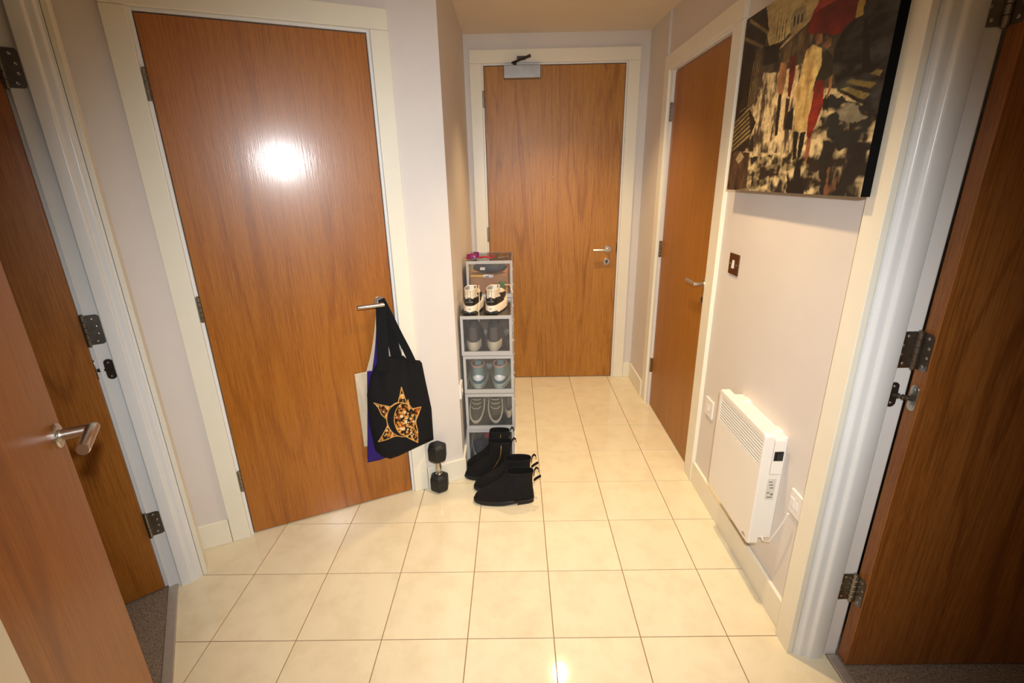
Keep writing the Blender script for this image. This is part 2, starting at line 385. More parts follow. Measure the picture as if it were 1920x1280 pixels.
def jamb_profile(fn, name, label, arch):
    """stepped jamb of an open doorway: fn(d, n) -> plan xy; d into the opening, n towards the hall"""
    fr = empty(name, tuple(fn(0, 0)), 0, label, 'door frame', kind='structure'); o = fr.location
    def strip(nm, pts, mat, bev=.003):
        mb = MB(); mb.prism([(fn(*q)[0]-o.x, fn(*q)[1]-o.y) for q in pts], 0, 2.08)
        mb.build(nm, M[mat], fr, bevel=bev, seg=3, smooth=True)
    strip('architrave', [(-arch, .004), (-.0006, .004), (-.0006, -.0115), (-arch, -.0115)], 'trim', .002)
    def bull(d0, n0, dd, dn, k=7):      # rounded nosing from (d0, n0) outwards
        return [(d0+dd*math.sin(R(90*i/k)), n0+dn*(1-math.cos(R(90*i/k)))) for i in range(k+1)]
    prof = [(-.017, -.0125), (0, -.0125), (0, -.0195)]+bull(.0025, -.020, .008, -.009, 6)+[(.0105, -.0435)]+bull(.0125, -.044, .008, -.009, 6)+[(.0205, -.083), (.018, -.086), (.004, -.0865), (.004, -.127), (-.017, -.127)]
    strip('jamb', prof, 'jamb', 0)
    strip('room_architrave', [(-.09, -.1275), (-.012, -.1275), (-.012, -.142), (-.09, -.142)], 'jamb')
    return fr
jamb_profile(lambda d, n: LW(d, n), 'trim_left_far_jamb', 'stepped white jamb of the double doorway beside the cupboard wall', .075)
jamb_profile(lambda d, n: LW(DW-d, n), 'trim_left_near_jamb', 'pale jamb at the bottom left edge of the picture', .075)
jamb_profile(lambda d, n: Vector((1.073-n*1.2, -.065-d, 0)), 'trim_right_jamb', 'stepped white jamb left of the open door on the right', .075)
jamb_profile(lambda d, n: Vector((1.073-n*1.2, -.945+d, 0)), 'trim_right_near_jamb', 'stepped white jamb on the near side of the right doorway', .075)

# ------------------------------------------------------------------ baseboards
def base(name, a, b, label, h=.118, t=.014):
    a = Vector(a); b = Vector(b); d = (b-a); L = d.length; ang = math.atan2(d.y, d.x)
    o = MB().box(0, L, 0, t, 0, h).build(name, M['trim'], bevel=.003); o.location = a; o.rotation_euler[2] = ang
    return tag(o, label, 'baseboard', kind='structure')
base('baseboard_right', (WX, .012, 0), (WX, .893, 0), 'cream skirting board under the white heater')
base('baseboard_right_far', (WX-.012, 1.922, 0), (WX-.012, FY, 0), 'short skirting board between entrance door and right door')
base('baseboard_front', (WX, FY, 0), (1.022, FY, 0), 'tiny skirting piece right of the entrance door')
base('baseboard_recess', (-.126, FY, 0), tuple(LD(.281)), 'skirting board along the shaded wall by the shoe boxes')
base('baseboard_left_angled', tuple(LD(.281+.012, .006)), tuple(LD(.085, .006)), 'skirting board behind the standing dumbbell')
base('baseboard_left', tuple(LD(-.812, .006)), tuple(LD(-.93, .006)), 'short skirting board left of the cupboard door')

# ------------------------------------------------------------------ doors
def hinge(parent, x, y, z, h=.1, wide=0., r=.007, plate_axis='x'):
    """closed-door hinge: only the knuckle and plate edge show"""
    p = MB().box(x-.004, x+.006, y-.002, y+.01, z-h/2, z+h/2).build('hinge', M['hinge'], parent, bevel=.001)
    k = MB()
    for i in range(5):
        a = z-h/2+i*h/5; k.lathe([(r*.9, a+.0006), (r, a+.0015), (r, a+h/5-.0015), (r*.9, a+h/5-.0006)], (x, y-r*.6, 0), n=12)
    k.lathe([(.0, z+h/2), (r*.8, z+h/2), (r*.6, z+h/2+.003), (0, z+h/2+.004)], (x, y-r*.6, 0), n=12)
    k.build('knuckle', M['hinge'], p, smooth=False)
    return p
def lever(parent, x, y, z, sgn, L=.115, mat='satin', rr=.026, pr=.052, gr=.0095):
    p = MB().lathe([(0, 0), (rr, 0), (rr, .006), (rr-.002, .009), (.014, .009), (.013, .012), (0, .012)], (x, y, z), (0, -1, 0), 32).build('handle', M[mat], parent, smooth=False)
    b = MB(); n = 20; k = gr
    ring = lambda c, fx, fy: [(c[0]+fx*math.cos(2*PI_*i/n), c[1]+fy*math.cos(2*PI_*i/n), c[2]+k*math.sin(2*PI_*i/n)) for i in range(n)]
    # neck, mitre ring, grip
    b.rings([ring((x, y-.008, z), sgn*k, 0), ring((x, y-pr+k*1.02, z), sgn*k, 0), ring((x, y-pr, z), sgn*k, k), ring((x+sgn*k*1.02, y-pr, z), 0, k), ring((x+sgn*(L-.002), y-pr, z), 0, k), ring((x+sgn*L, y-pr, z), 0, k*.8)])
    b.build('lever', M[mat], p, smooth=True)
    return p
def escutcheon(parent, x, y, z, rr=.026):
    p = MB().lathe([(0, 0), (rr, 0), (rr, .006), (rr-.002, .008), (.015, .008), (0, .008)], (x, y, z), (0, -1, 0), 32).build('escutcheon', M['satin'], parent)
    MB().lathe([(0, .008), (.0085, .008), (.0085, .013), (.007, .014), (0, .014)], (x, y, z+.004), (0, -1, 0), 16).box(x-.003, x+.003, y-.012, y-.0075, z-.015, z).build('keyhole', M['dark_metal'], p)
    return p
# entrance door
d1 = empty('door_front', (0, FY, 0), 0, 'oak veneer entrance door with overhead closer at the end', 'door', kind='structure')
MB().box(0.002, .928, .003, .047, .006, 2.201).build('leaf', M['oak_front'], d1, bevel=.0015)
for z in (2.005, 1.124, .29): hinge(d1, -.004, 0, z)
lever(d1, .862, .003, 1.005, -1, .115)
escutcheon(d1, .857, .003, .915)
MB().box(.925, .931, -.002, .01, .985, 1.045).build('latch_plate', M['dark_metal'], d1)
MB().lathe([(0, 0), (.009, 0), (.009, .004), (.006, .006), (0, .004)], (.46, .003, 1.503), (0, -1, 0), 20).build('peephole', M['satin'], d1)
cb = MB().box(.132, .372, -.058, .003, 2.12, 2.196).build('closer_body', M['closer'], d1, bevel=.004)
MB().lathe([(0, 0), (.012, 0), (.012, .018), (0, .018)], (.205, -.03, 2.196), (0, 0, 1), 16).build('spindle', M['dark_metal'], cb)
MB().ribbon([(.19, -.03, 2.212), (.245, -.075, 2.222), (.30, -.13, 2.228)], (.6, .6, 0), .022, .007).build('closer_arm', M['dark_metal'], d1, bevel=.001)
MB().tube([(.30, -.13, 2.234), (.27, -.06, 2.236), (.245, -.004, 2.238)], .006, 8).box(.22, .275, -.032, -.02, 2.228, 2.25).build('closer_arm', M['dark_metal'], d1)
# cupboard door
d2 = empty('door_cupboard', C0, TH, 'glossy oak cupboard door with three tote bags on its handle', 'door', kind='structure')
MB().box(-.725, -.002, 0.0, .04, .006, 2.038).build('leaf', M['oak_left'], d2, bevel=.0015)
for z in (1.828, 1.056, .285): hinge(d2, -.731, -.004, z, .1)
lever(d2, -.057, 0, 1.003, -1, .105, pr=.055)
# right closed door
d3 = empty('door_right', (WX, 1.79, 0), R(-90), 'closed oak door on the right wall with lever handle', 'door', kind='structure')
MB().box(0, .80, .010, .05, .006, 2.055).build('leaf', M['oak_right'], d3, bevel=.0015)
for z in (1.85, 1.072, .292): hinge(d3, -.006, .004, z)
lever(d3, .748, .010, 1.01, -1, .115)
escutcheon(d3, .748, .010, .933)

def rounded(w, h, r, n=4, left=True, right=True):
    pts = []
    for cx, cz, a0, on in ((w-r, r, -90, right), (w-r, h-r, 0, right), (r, h-r, 90, left), (r, r, 180, left)):
        if on:
            for k in range(n+1):
                a = R(a0+90*k/n); pts.append((cx+r*math.cos(a), cz+r*math.sin(a)))
        else:
            pts.append({-90: (w, 0), 0: (w, h), 90: (0, h), 180: (0, 0)}[a0])
    return pts
def plate(parent, name, o, ax, nrm, w, h, t=.002, screws=4, r=.012, mat='hinge'):
    """thin rounded plate: o = knuckle-side lower corner, ax = plan direction away from the knuckle, nrm = outward normal; screws are sub-parts"""
    o = Vector(o); ax = Vector(ax).normalized(); nrm = Vector(nrm).normalized(); up = Vector((0, 0, 1))
    poly = rounded(w, h, r, left=False)
    mb = MB(); n = len(poly)
    mb.rings([[o+ax*x+up*y for x, y in poly], [o+ax*x+up*y+nrm*t for x, y in poly]])
    p = mb.build(name, M[mat], parent)
    for k in range(screws):
        q = o+ax*(w*(.52 if k % 3 == 0 else .72))+up*(h*(k+.5)/screws)+nrm*t
        MB().lathe([(0, -.0005), (.0042, 0), (.003, .001), (.001, .0006), (0, .0004)], q, nrm, 10).build('screw', M['satin'], p)
    return p
def knuckle(parent, x, y, z, h=.1, r=.0075):
    k = MB()
    for i in range(5):
        a = z-h/2+i*h/5; k.lathe([(r*.85, a+.0004), (r, a+.0014), (r, a+h/5-.0014), (r*.85, a+h/5-.0004)], (x, y, 0), n=14)
    for e, sg in ((z+h/2, 1), (z-h/2, -1)): k.lathe([(r*.8, e), (r*.8, e+sg*.003), (0, e+sg*.006)], (x, y, 0), n=14)
    return k.build('knuckle', M['hinge'], parent)
def chain_closer(parent, jp, jn, lp, z, ln):
    """concealed closer: plate on the jamb, link, plate on the leaf edge"""
    jp = Vector(jp); lp = Vector(lp); jn = Vector(jn).normalized(); ln = Vector(ln).normalized()
    def oval(name, c, nrm, mat):
        side = nrm.cross(Vector((0, 0, 1))).normalized(); r = .0135; hh = .036; pts = []
        for k in range(24):
            a = 2*math.pi*k/24; pts.append((r*math.cos(a), math.sin(a)*r+math.copysign(hh-r, math.sin(a)) if abs(math.sin(a)) > 1e-6 else 0))
        mb = MB(); mb.rings([[c+side*x+Vector((0, 0, y)) for x, y in pts], [c+side*x+Vector((0, 0, y))+nrm*.003 for x, y in pts]])
        p = mb.build(name, M[mat], parent, bevel=.001)
        for sg in (-1, 1): MB().lathe([(0, 0), (.004, 0), (.003, .0012), (0, .0008)], c+Vector((0, 0, sg*.024))+nrm*.003, nrm, 10).build('screw', M['satin'], p)
    oval('closer_jamb_plate', Vector((jp.x, jp.y, z)), jn, 'dark_metal'); oval('closer_leaf_plate', Vector((lp.x, lp.y, z)), ln, 'satin')
    a = Vector((jp.x, jp.y, z)); b = Vector((lp.x, lp.y, z-.004))
    mb = MB(); mb.tube([a, a.lerp(b, .35), a.lerp(b, .7), b], [.0055, .005, .006, .006], 10)
    for t in (.3, .5, .7): mb.lathe([(0, -.003), (.0075, -.002), (.0075, .002), (0, .003)], a.lerp(b, t), (b-a), 10)
    mb.build('closer_link', M['dark_metal'], parent)
# far leaf of the double door, opened into the left room
HG = LW(.002, -.136)
ang4 = math.atan2(-NV.y, -NV.x)+R(7)            # direction of the leaf
d4 = empty('door_left_far', (HG.x, HG.y, 0), ang4, 'open oak door leaf with chain closer left of the cupboard', 'door', kind='structure')
# local x along leaf; +y or -y faces the opening: DV in local
MB().box(.004, .69, -.042, 0, .008, 2.05).build('leaf', M['oak_far'], d4, bevel=.0025)
def toloc(v, o, a):
    x, y = v.x-o.x, v.y-o.y; c_, s_ = math.cos(-a), math.sin(-a); return Vector((x*c_-y*s_, x*s_+y*c_, v.z))
def vloc(v, a):
    c_, s_ = math.cos(-a), math.sin(-a); return Vector((v.x*c_-v.y*s_, v.x*s_+v.y*c_, 0))
for z in (1.826, 1.07, .304):
    h = MB().box(.0035, .006, -.036, -.002, z-.05, z+.05).build('hinge', M['hinge'], d4)
    plate(d4, 'hinge_plate', toloc(LW(.0042, -.128, z-.05), HG, ang4), vloc(NV, ang4), vloc(DV, ang4), .04, .1, r=.010)
    plate(d4, 'hinge_plate', Vector((.004, -.004, z-.05)), Vector((0, -1, 0)), Vector((-1, 0, 0)), .034, .1, r=.010)
    q = toloc(LW(.008, -.131, z), HG, ang4); knuckle(d4, q.x, q.y, z)
chain_closer(d4, toloc(LW(.0045, -.100, 0), HG, ang4), vloc(DV, ang4), Vector((.003, -.018, 0)), .93, (-1, 0, 0))
# near leaf of the double door, closed
d5o = LW(.655, -.093)
ang5 = math.atan2(DV.y, DV.x)
d5 = empty('door_left_near', (d5o.x, d5o.y, 0), ang5+math.pi, 'oak door leaf with a lever handle at the left edge', 'door', kind='structure')
# local x = -d, local y = -n(away from hall) ; leaf spans x -.70..0
MB().box(-.70, 0, 0, .04, .008, 2.05).build('leaf', M['oak_near'], d5, bevel=.002)
lever(d5, -.052, 0, 1.008, -1, .105, 'satin', .027, .062, .0125)
# right open leaf
d6 = empty('door_right_open', (1.230, -.0705, 0), 0, 'oak door standing open at the right edge, shade put into its colour', 'door', kind='structure')
MB().box(.0, .80, -.044, -.002, .008, 2.05).build('leaf', M['oak_shaded'], d6, bevel=.0025)
for z in (1.845, 1.072, .287):
    plate(d6, 'hinge_plate', Vector((-.010, .0012, z-.05)), Vector((-1, 0, 0)), Vector((0, -1, 0)), .044, .1, r=.008)
    plate(d6, 'hinge_plate', Vector((0, -.008, z-.05)), Vector((0, -1, 0)), Vector((-1, 0, 0)), .032, .1, r=.010)
    knuckle(d6, -.008, -.004, z)
chain_closer(d6, Vector((-.038, .0012, 0)), (0, -1, 0), Vector((0, -.024, 0)), .945, (-1, 0, 0))

# ------------------------------------------------------------------ downlights
for k, (x, y) in enumerate(DOWNLIGHTS):
    e = empty('downlight', (x, y, CEIL), 0, ['recessed ceiling downlight nearest the entrance door', 'recessed ceiling downlight above the middle of the hall', 'unseen fill downlight added above the viewpoint'][k], 'ceiling light', 'recessed downlights')
    MB().lathe([(.030, -.001), (.044, 0), (.046, -.004), (.040, -.007), (.031, -.004)], (0, 0, 0), n=32).build('bezel', M['steel'], e, smooth=True)
    MB().lathe([(0, -.002), (.029, -.002), (.029, .0), (0, .0)], (0, 0, 0), n=24).build('lens', emit_mat('lamp_glow', (1, .8, .5, 1), 25), e)
    spot('downlight_beam', (x, y, CEIL-.02), (x, y, 0), DL_POWER[k], WARM, 100, 1.0, .03)

# ------------------------------------------------------------------ picture on the right wall
def in_poly(X, Y, poly):
    ins = np.zeros(X.shape, bool); n = len(poly)
    for i in range(n):
        x0, y0 = poly[i]; x1, y1 = poly[(i+1) % n]
        if y0 == y1: continue
        c_ = ((y0 > Y) != (y1 > Y)) & (X < (x1-x0)*(Y-y0)/(y1-y0)+x0)
        ins ^= c_
    return ins
def vnoise(X, Y, fx, fy, seed):
    rng = np.random.RandomState(seed); T = rng.rand(64, 64)
    x, y = X*fx, Y*fy; i = np.floor(x).astype(int); j = np.floor(y).astype(int); u = x-i; v = y-j
    u = u*u*(3-2*u); v = v*v*(3-2*v)
    g = lambda a, b: T[a % 64, b % 64]
    return (g(i, j)*(1-u)+g(i+1, j)*u)*(1-v)+(g(i, j+1)*(1-u)+g(i+1, j+1)*u)*v
def fbm(X, Y, fx, fy, seed):
    return .5*vnoise(X, Y, fx, fy, seed)+.3*vnoise(X, Y, fx*2.1, fy*2.1, seed+1)+.2*vnoise(X, Y, fx*4.3, fy*4.3, seed+2)
def colour_mesh(name, V, nx, ny, colours, mat, parent, extra=None):
    """grid mesh of (ny+1)x(nx+1) vertices with a colour attribute 'print'; extra = (verts, faces) appended in colour 0"""
    ii = np.arange(nx); jj = np.arange(ny); I, J = np.meshgrid(ii, jj)
    a = (J*(nx+1)+I).ravel(); F = np.stack([a, a+1, a+nx+2, a+nx+1], 1)
    me = bpy.data.meshes.new(name); vv = [tuple(v) for v in V]; ff = [tuple(f) for f in F.tolist()]; cc = colours
    if extra:
        ev, ef, ec = extra; k = len(vv); vv += ev; ff += [tuple(f) for f in ef]; cc = np.concatenate([colours, np.tile(np.array(ec), (len(ev), 1))]) if len(ev) else colours
    me.from_pydata(vv, [], ff)
    at = me.color_attributes.new('print', 'FLOAT_COLOR', 'POINT')
    full = np.ones((len(vv), 4), np.float32); full[:, :3] = cc; at.data.foreach_set('color', full.ravel())
    for p in me.polygons: p.use_smooth = True
    return link(name, me, mat, parent)
def L3(r, g, b): return np.array(lin(r, g, b)[:3])
PIC_Y0, PIC_Y1, PZ0, PZ1, PX = .785, -.003, 1.452, 2.04, 1.045
def paint_street(nx, ny):
    U, Vv = np.meshgrid(np.linspace(0, 1, nx+1), np.linspace(0, 1, ny+1)); C = np.zeros(U.shape+(3,))
    def wob(k): return U+(fbm(U, Vv, 30, 30, k)-.5)*.008, Vv+(fbm(U, Vv, 30, 30, k+9)-.5)*.008
    def put(mask, col, col2=None, seed=0, fx=14, fy=14):
        if col2 is None: col2 = col*.6
        t = np.clip((fbm(U, Vv, fx, fy, seed)-.5)*2.6+.5, 0, 1)[..., None]
        C[mask] = (col*(1-t)+col2*t)[mask]
    def poly(pts, col, col2=None, seed=0, fx=14, fy=14, w=1):
        a, b = wob(seed+3) if w else (U, Vv); put(in_poly(a, b, pts), col, col2, seed, fx, fy)
    cream, cream2, dark, slate, red = L3(214, 192, 146), L3(188, 160, 112), L3(26, 20, 15), L3(74, 76, 70), L3(130, 30, 22)
    put(U >= 0, L3(96, 84, 66), L3(44, 38, 32), 1, 9, 18)
    # wet pavement in streaks
    t = fbm(U, Vv, 11, 20, 5); t2 = fbm(U, Vv, 26, 9, 15)
    low = Vv < .5
    t3 = fbm(U, Vv, 60, 42, 77)
    g = np.clip((t*.5+t2*.36+t3*.14-.50)*5+.40, 0, 1)[..., None]**1.3
    C[low] = (dark*1.6*(1-g)+cream*g)[low]
    poly([(.0,.5),(.0,1.02),(1.02,1.02),(1.02,.4),(.6,.5),(.3,.5)], L3(80, 70, 56), L3(40, 34, 30), 21, 10, 14)
    poly([(.18,.96),(.185,1.02),(.7,1.02),(.68,.86),(.556,.822),(.496,.816),(.411,.795),(.351,.769),(.252,.776),(.209,.87)], L3(204, 182, 122), L3(184, 160, 104), 2)
    poly([(-.02,1.02),(.16,1.02),(.195,.97),(.23,.871),(.207,.789),(.138,.802),(.135,.505),(-.02,.453)], dark, L3(48, 38, 28), 3)
    poly([(.041,.99),(.224,.865),(.225,.845),(.028,.978)], L3(150, 128, 84), L3(120, 98, 62), 4)
    poly([(-.006,.911),(.205,.798),(.186,.787),(-.004,.888)], L3(130, 110, 74), None, 5)
    for k in range(4): poly([(.125+.018*k,.80),(.133+.018*k,.80),(.125+.019*k,.50),(.116+.019*k,.50)], L3(150, 124, 76), L3(90, 70, 40), 30+k, w=0)
    poly([(.207,.789),(.35,.773),(.354,.676),(.216,.688)], L3(20, 18, 18), L3(36, 32, 28), 6)
    poly([(.398,.855),(.426,.895),(.504,.885),(.516,.795),(.414,.783)], L3(176, 160, 120), L3(140, 124, 92), 7)
    for k in range(3): poly([(.425+.026*k,.865-.004*k),(.436+.026*k,.863-.004*k),(.44+.026*k,.815),(.428+.026*k,.815)], L3(60, 50, 40), None, 40+k, w=0)
    for k in range(4): poly([(.30+.022*k,.93-.02*k),(.304+.022*k,.93-.02*k),(.31+.022*k,.76),(.305+.022*k,.76)], L3(70, 58, 40), None, 44+k, w=0)
    poly([(.344,.717),(.525,.782),(.645,.847),(.72,.94),(.68,.80),(.596,.734),(.552,.665),(.49,.654),(.371,.655)], L3(52, 42, 34), L3(110, 88, 60), 8, 30, 8)
    poly([(.34,.734),(.522,.793),(.645,.847),(.74,.95),(.70,.96),(.604,.863),(.496,.816),(.35,.746)], L3(186, 160, 110), L3(150, 122, 80), 9)
    # glistening middle of the street
    a, b = wob(50); m_ = in_poly(a, b, [(.2,.66),(.371,.62),(.49,.62),(.54,.62),(.533,.466),(.739,.44),(.718,.334),(.60,.20),(.239,.22),(.196,.45)])
    g = np.clip((fbm(U, Vv, 34, 10, 51)*.7+fbm(U, Vv, 70, 50, 53)*.22-.45)*5+.40, 0, 1)[..., None]; C[m_] = (L3(70, 58, 46)*(1-g)+L3(206, 184, 142)*g)[m_]
    poly([(.79,.75),(.79,1.02),(1.02,1.02),(1.02,.63),(.996,.401),(.992,.332),(.919,.368),(.782,.445),(.735,.534),(.722,.629),(.752,.682)], L3(12, 11, 11), L3(62, 62, 60), 10, 12, 24)
    poly([(.76,.82),(.77,.99),(.83,.97),(.844,.768),(.845,.716),(.8,.718)], L3(190, 160, 84), L3(160, 128, 60), 11)
    poly([(.86,1.0),(.90,.99),(.905,.70),(.87,.70)], L3(58, 56, 54), L3(30, 28, 28), 12)
    poly([(.853,.695),(.873,.688),(.935,.485),(.891,.49)], L3(14, 12, 12), None, 13)
    poly([(.798,.448),(.839,.449),(.952,.398),(.923,.383)], L3(150, 132, 76), L3(110, 98, 54), 14)
    poly([(.817,.473),(.848,.478),(.971,.436),(.947,.42)], L3(134, 118, 66), L3(92, 82, 46), 15)
    poly([(.93,.477),(.959,.488),(.984,.478),(.976,.458)], L3(150, 132, 76), None, 16)
    def glaze(pts, col, k, seed, fx, fy, soft=.05):
        # translucent dark brushwork with a feathered, broken edge
        a_ = U+(fbm(U, Vv, 18, 18, seed)-.5)*soft; b_ = Vv+(fbm(U, Vv, 18, 18, seed+7)-.5)*soft
        m0 = in_poly(a_, b_, pts); t0 = np.clip((fbm(U, Vv, fx, fy, seed+3)-.42)*6+k, 0, 1)[..., None]
        C[m0] = (C*(1-t0)+col*t0)[m0]
    glaze([(.71,.43),(.75,.445),(1.0,.33),(1.02,.17),(.83,.20),(.72,.32)], L3(30, 34, 34), .45, 130, 9, 22, .04)
    glaze([(.78,.37),(.86,.38),(.97,.32),(.88,.29)], L3(132, 124, 104), -.05, 134, 8, 26, .04)
    glaze([(.76,.24),(1.02,.20),(1.02,-.02),(.80,-.02),(.75,.10)], L3(26, 25, 25), .35, 140, 14, 7)
    glaze([(.80,.12),(.88,.14),(.86,-.02),(.80,-.02)], L3(120, 78, 52), .1, 150, 20, 8)
    glaze([(.2,.20),(.56,.20),(.56,-.02),(.2,-.02)], L3(34, 32, 32), -.1, 160, 16, 9)
    # bench and barrel on the left
    poly([(-.024,.445),(.12,.498),(.223,.393),(.147,.234),(-.02,.2)], L3(40, 32, 22), None, 19)
    for k in range(7):
        o_ = k*.028; poly([(-.02,.41-o_),(.13+.008*k,.485-o_*.9),(.138+.008*k,.472-o_*.9),(-.02,.395-o_)], L3(150, 128, 84), L3(116, 96, 58), 60+k, w=0)
    poly([(-.04,.215),(.058,.24),(.199,.222),(.214,.012),(-.02,-.02)], L3(34, 26, 20), L3(92, 66, 46), 22, 20, 6)
    poly([(.06,.19),(.10,.24),(.15,.20),(.10,.16)], L3(186, 164, 120), None, 23)
    # strollers further off
    poly([(.374,.67),(.421,.65),(.432,.578),(.425,.502),(.384,.514),(.361,.587)], L3(166, 118, 84), L3(130, 88, 60), 24)
    poly([(.389,.509),(.418,.503),(.429,.30),(.406,.30)], L3(30, 24, 22), None, 25)
    poly([(.439,.675),(.486,.669),(.494,.586),(.485,.475),(.465,.486)], L3(96, 26, 24), None, 26)
    poly([(.455,.48),(.485,.47),(.487,.32),(.468,.32)], L3(60, 40, 34), None, 27)
    # couple under the red umbrella
    glaze([(.557,.18),(.674,.17),(.70,-.02),(.545,-.02)], L3(16, 13, 12), .55, 170, 24, 7, .05)
    poly([(.548,.303),(.583,.298),(.596,.167),(.571,.164)], L3(16, 14, 14), None, 29)
    poly([(.595,.294),(.633,.292),(.626,.181),(.604,.158)], L3(16, 14, 14), None, 31)
    poly([(.65,.262),(.677,.256),(.68,.178),(.669,.137),(.657,.164)], L3(150, 92, 58), L3(110, 62, 40), 32)
    poly([(.483,.405),(.526,.422),(.534,.312),(.477,.327)], L3(26, 20, 18), None, 33)
    poly([(.646,.518),(.7,.513),(.703,.461),(.713,.397),(.692,.323),(.667,.257),(.643,.27),(.636,.345),(.642,.409),(.642,.473)], L3(138, 40, 28), L3(96, 24, 18), 34)
    poly([(.654,.629),(.685,.636),(.725,.595),(.739,.52),(.705,.508),(.646,.518),(.651,.562)], L3(26, 28, 20), L3(46, 44, 30), 35)
    poly([(.723,.511),(.74,.523),(.747,.465),(.733,.428),(.721,.423),(.733,.468)], L3(160, 112, 72), None, 36)
    poly([(.714,.432),(.74,.42),(.748,.364),(.726,.388)], L3(20, 16, 14), None, 37)
    poly([(.55,.672),(.588,.686),(.649,.65),(.666,.578),(.644,.529),(.637,.475),(.642,.409),(.633,.36),(.636,.301),(.6,.294),(.552,.31),(.536,.405),(.533,.466),(.507,.478),(.535,.554),(.54,.626)], L3(206, 180, 118), L3(160, 128, 76), 38, 30, 7)
    poly([(.591,.715),(.605,.738),(.636,.727),(.648,.677),(.609,.679)], L3(70, 44, 28), L3(140, 100, 66), 39)
    poly([(.649,.69),(.67,.7),(.697,.681),(.7,.648),(.679,.641),(.658,.654)], L3(60, 42, 30), L3(150, 112, 78), 40)
    poly([(.536,.754),(.559,.83),(.608,.90),(.67,.94),(.74,.93),(.79,.87),(.81,.79),(.807,.718),(.765,.696),(.736,.678),(.638,.717),(.577,.734)], L3(120, 26, 20), L3(92, 20, 16), 41)
    poly([(.555,.82),(.608,.90),(.67,.94),(.74,.93),(.79,.87),(.795,.80),(.72,.83),(.62,.83)], L3(176, 66, 48), L3(150, 44, 32), 42)
    poly([(.60,.735),(.603,.74),(.69,.86),(.686,.86)], L3(40, 22, 16), None, 43, w=0)
    br = .55+.8*fbm(U, Vv, 24, 40, 90)+.22*(fbm(U, Vv, 110, 90, 95)-.5)
    return np.clip(C*br[..., None]*.85, 0, 1).reshape(-1, 3)
pic = empty('canvas_picture', (WX, (PIC_Y0+PIC_Y1)/2, PZ0), R(-90), 'canvas painting of couple under red umbrella on wet street, black edges', 'picture')
pw, ph = PIC_Y0-PIC_Y1, PZ1-PZ0; pd = WX-PX
NX, NY = 300, 230
us, vs_ = np.meshgrid(np.linspace(-pw/2, pw/2, NX+1), np.linspace(0, ph, NY+1))
V = np.stack([us.ravel(), np.full(us.size, -pd-.0006), vs_.ravel()], 1)
colour_mesh('painted_face', V, NX, NY, paint_street(NX, NY), vcol_mat('canvas_print', .45, .15), pic)
MB().box(-pw/2, pw/2, -pd, -.001, 0, ph).build('canvas_edge', pm('canvas_black', (.004, .004, .004, 1), .8, spec=.1), pic)

# ------------------------------------------------------------------ electric plates
def wall_plate(name, loc, rz, label, cat, w=.086, h=.086, t=.009, mat='white_plastic', rocker=(.012, .03), rmat='white_plastic', extra=None, group=None):
    e = empty(name, loc, rz, label, cat, group)
    MB().box(-w/2, w/2, -t, 0, -h/2, h/2).build('plate', M[mat], e, bevel=.0025)
    if rocker:
        rw, rh = rocker; MB().prism([(-t-.0005, -rh/2), (-t-.004, -rh/2+.001), (-t-.001, rh/2), (-t+.001, rh/2), (-t+.001, -rh/2)], -rw/2, rw/2, 'x').build('rocker', M[rmat], e)
    for sx in (-1, 1): MB().lathe([(0, 0), (.0035, 0), (.003, .001), (0, .0008)], (sx*.030, -t, 0), (0, -1, 0), 10).build('screw', M['satin'], e)
    return e
M['brown_reflect_plate'] = pm('brown_reflect_plate', lin(120, 84, 56), .3, .85, var=.05)  # brushed metal whose brown reflection is painted as base colour
wall_plate('light_switch', (WX, .742, 1.157), R(-90), 'brushed metal light switch plate, brown reflection put into its colour, with white rocker near the closed right door', 'light switch', t=.006, mat='brown_reflect_plate', rocker=(.016, .034))
wall_plate('light_switch', (WX, 2.105, 1.148), R(-90), 'small metal light switch beside the entrance door', 'light switch', t=.006, mat='satin', rocker=(.016, .034))
sp = wall_plate('fused_spur', (WX, .058, .487), R(-90), 'white fused switch plate wired to the heater', 'wall socket', rocker=(.014, .026))
MB().box(-.036, -.014, -.0115, -.008, -.016, .016).build('fuse_tray', M['white_plastic'], sp, bevel=.001)
wall_plate('fused_spur', (WX, .80, .47), R(-90), 'white wall plate at the far end of the heater, half hidden', 'wall socket', rocker=(.014, .024))
wall_plate('wall_socket', (-.1105, 1.027, .482), R(90.8), 'white socket plate on the shaded wall behind the shoe boxes', 'wall socket', h=.075, t=.012, rocker=(.014, .02))

# ------------------------------------------------------------------ panel heater
HW = .375
ht = empty('panel_heater', (WX-.010, .54, .24), R(-90), 'white wall mounted panel heater with slotted top grille', 'heater')
Hh = .45
fc = MB()
fc.box(0, HW, -.075, -.042, 0, Hh*.70).box(0, .022, -.075, -.042, Hh*.70, Hh).box(HW-.022, HW, -.075, -.042, Hh*.70, Hh).box(.022, HW-.022, -.075, -.042, Hh-.016, Hh)
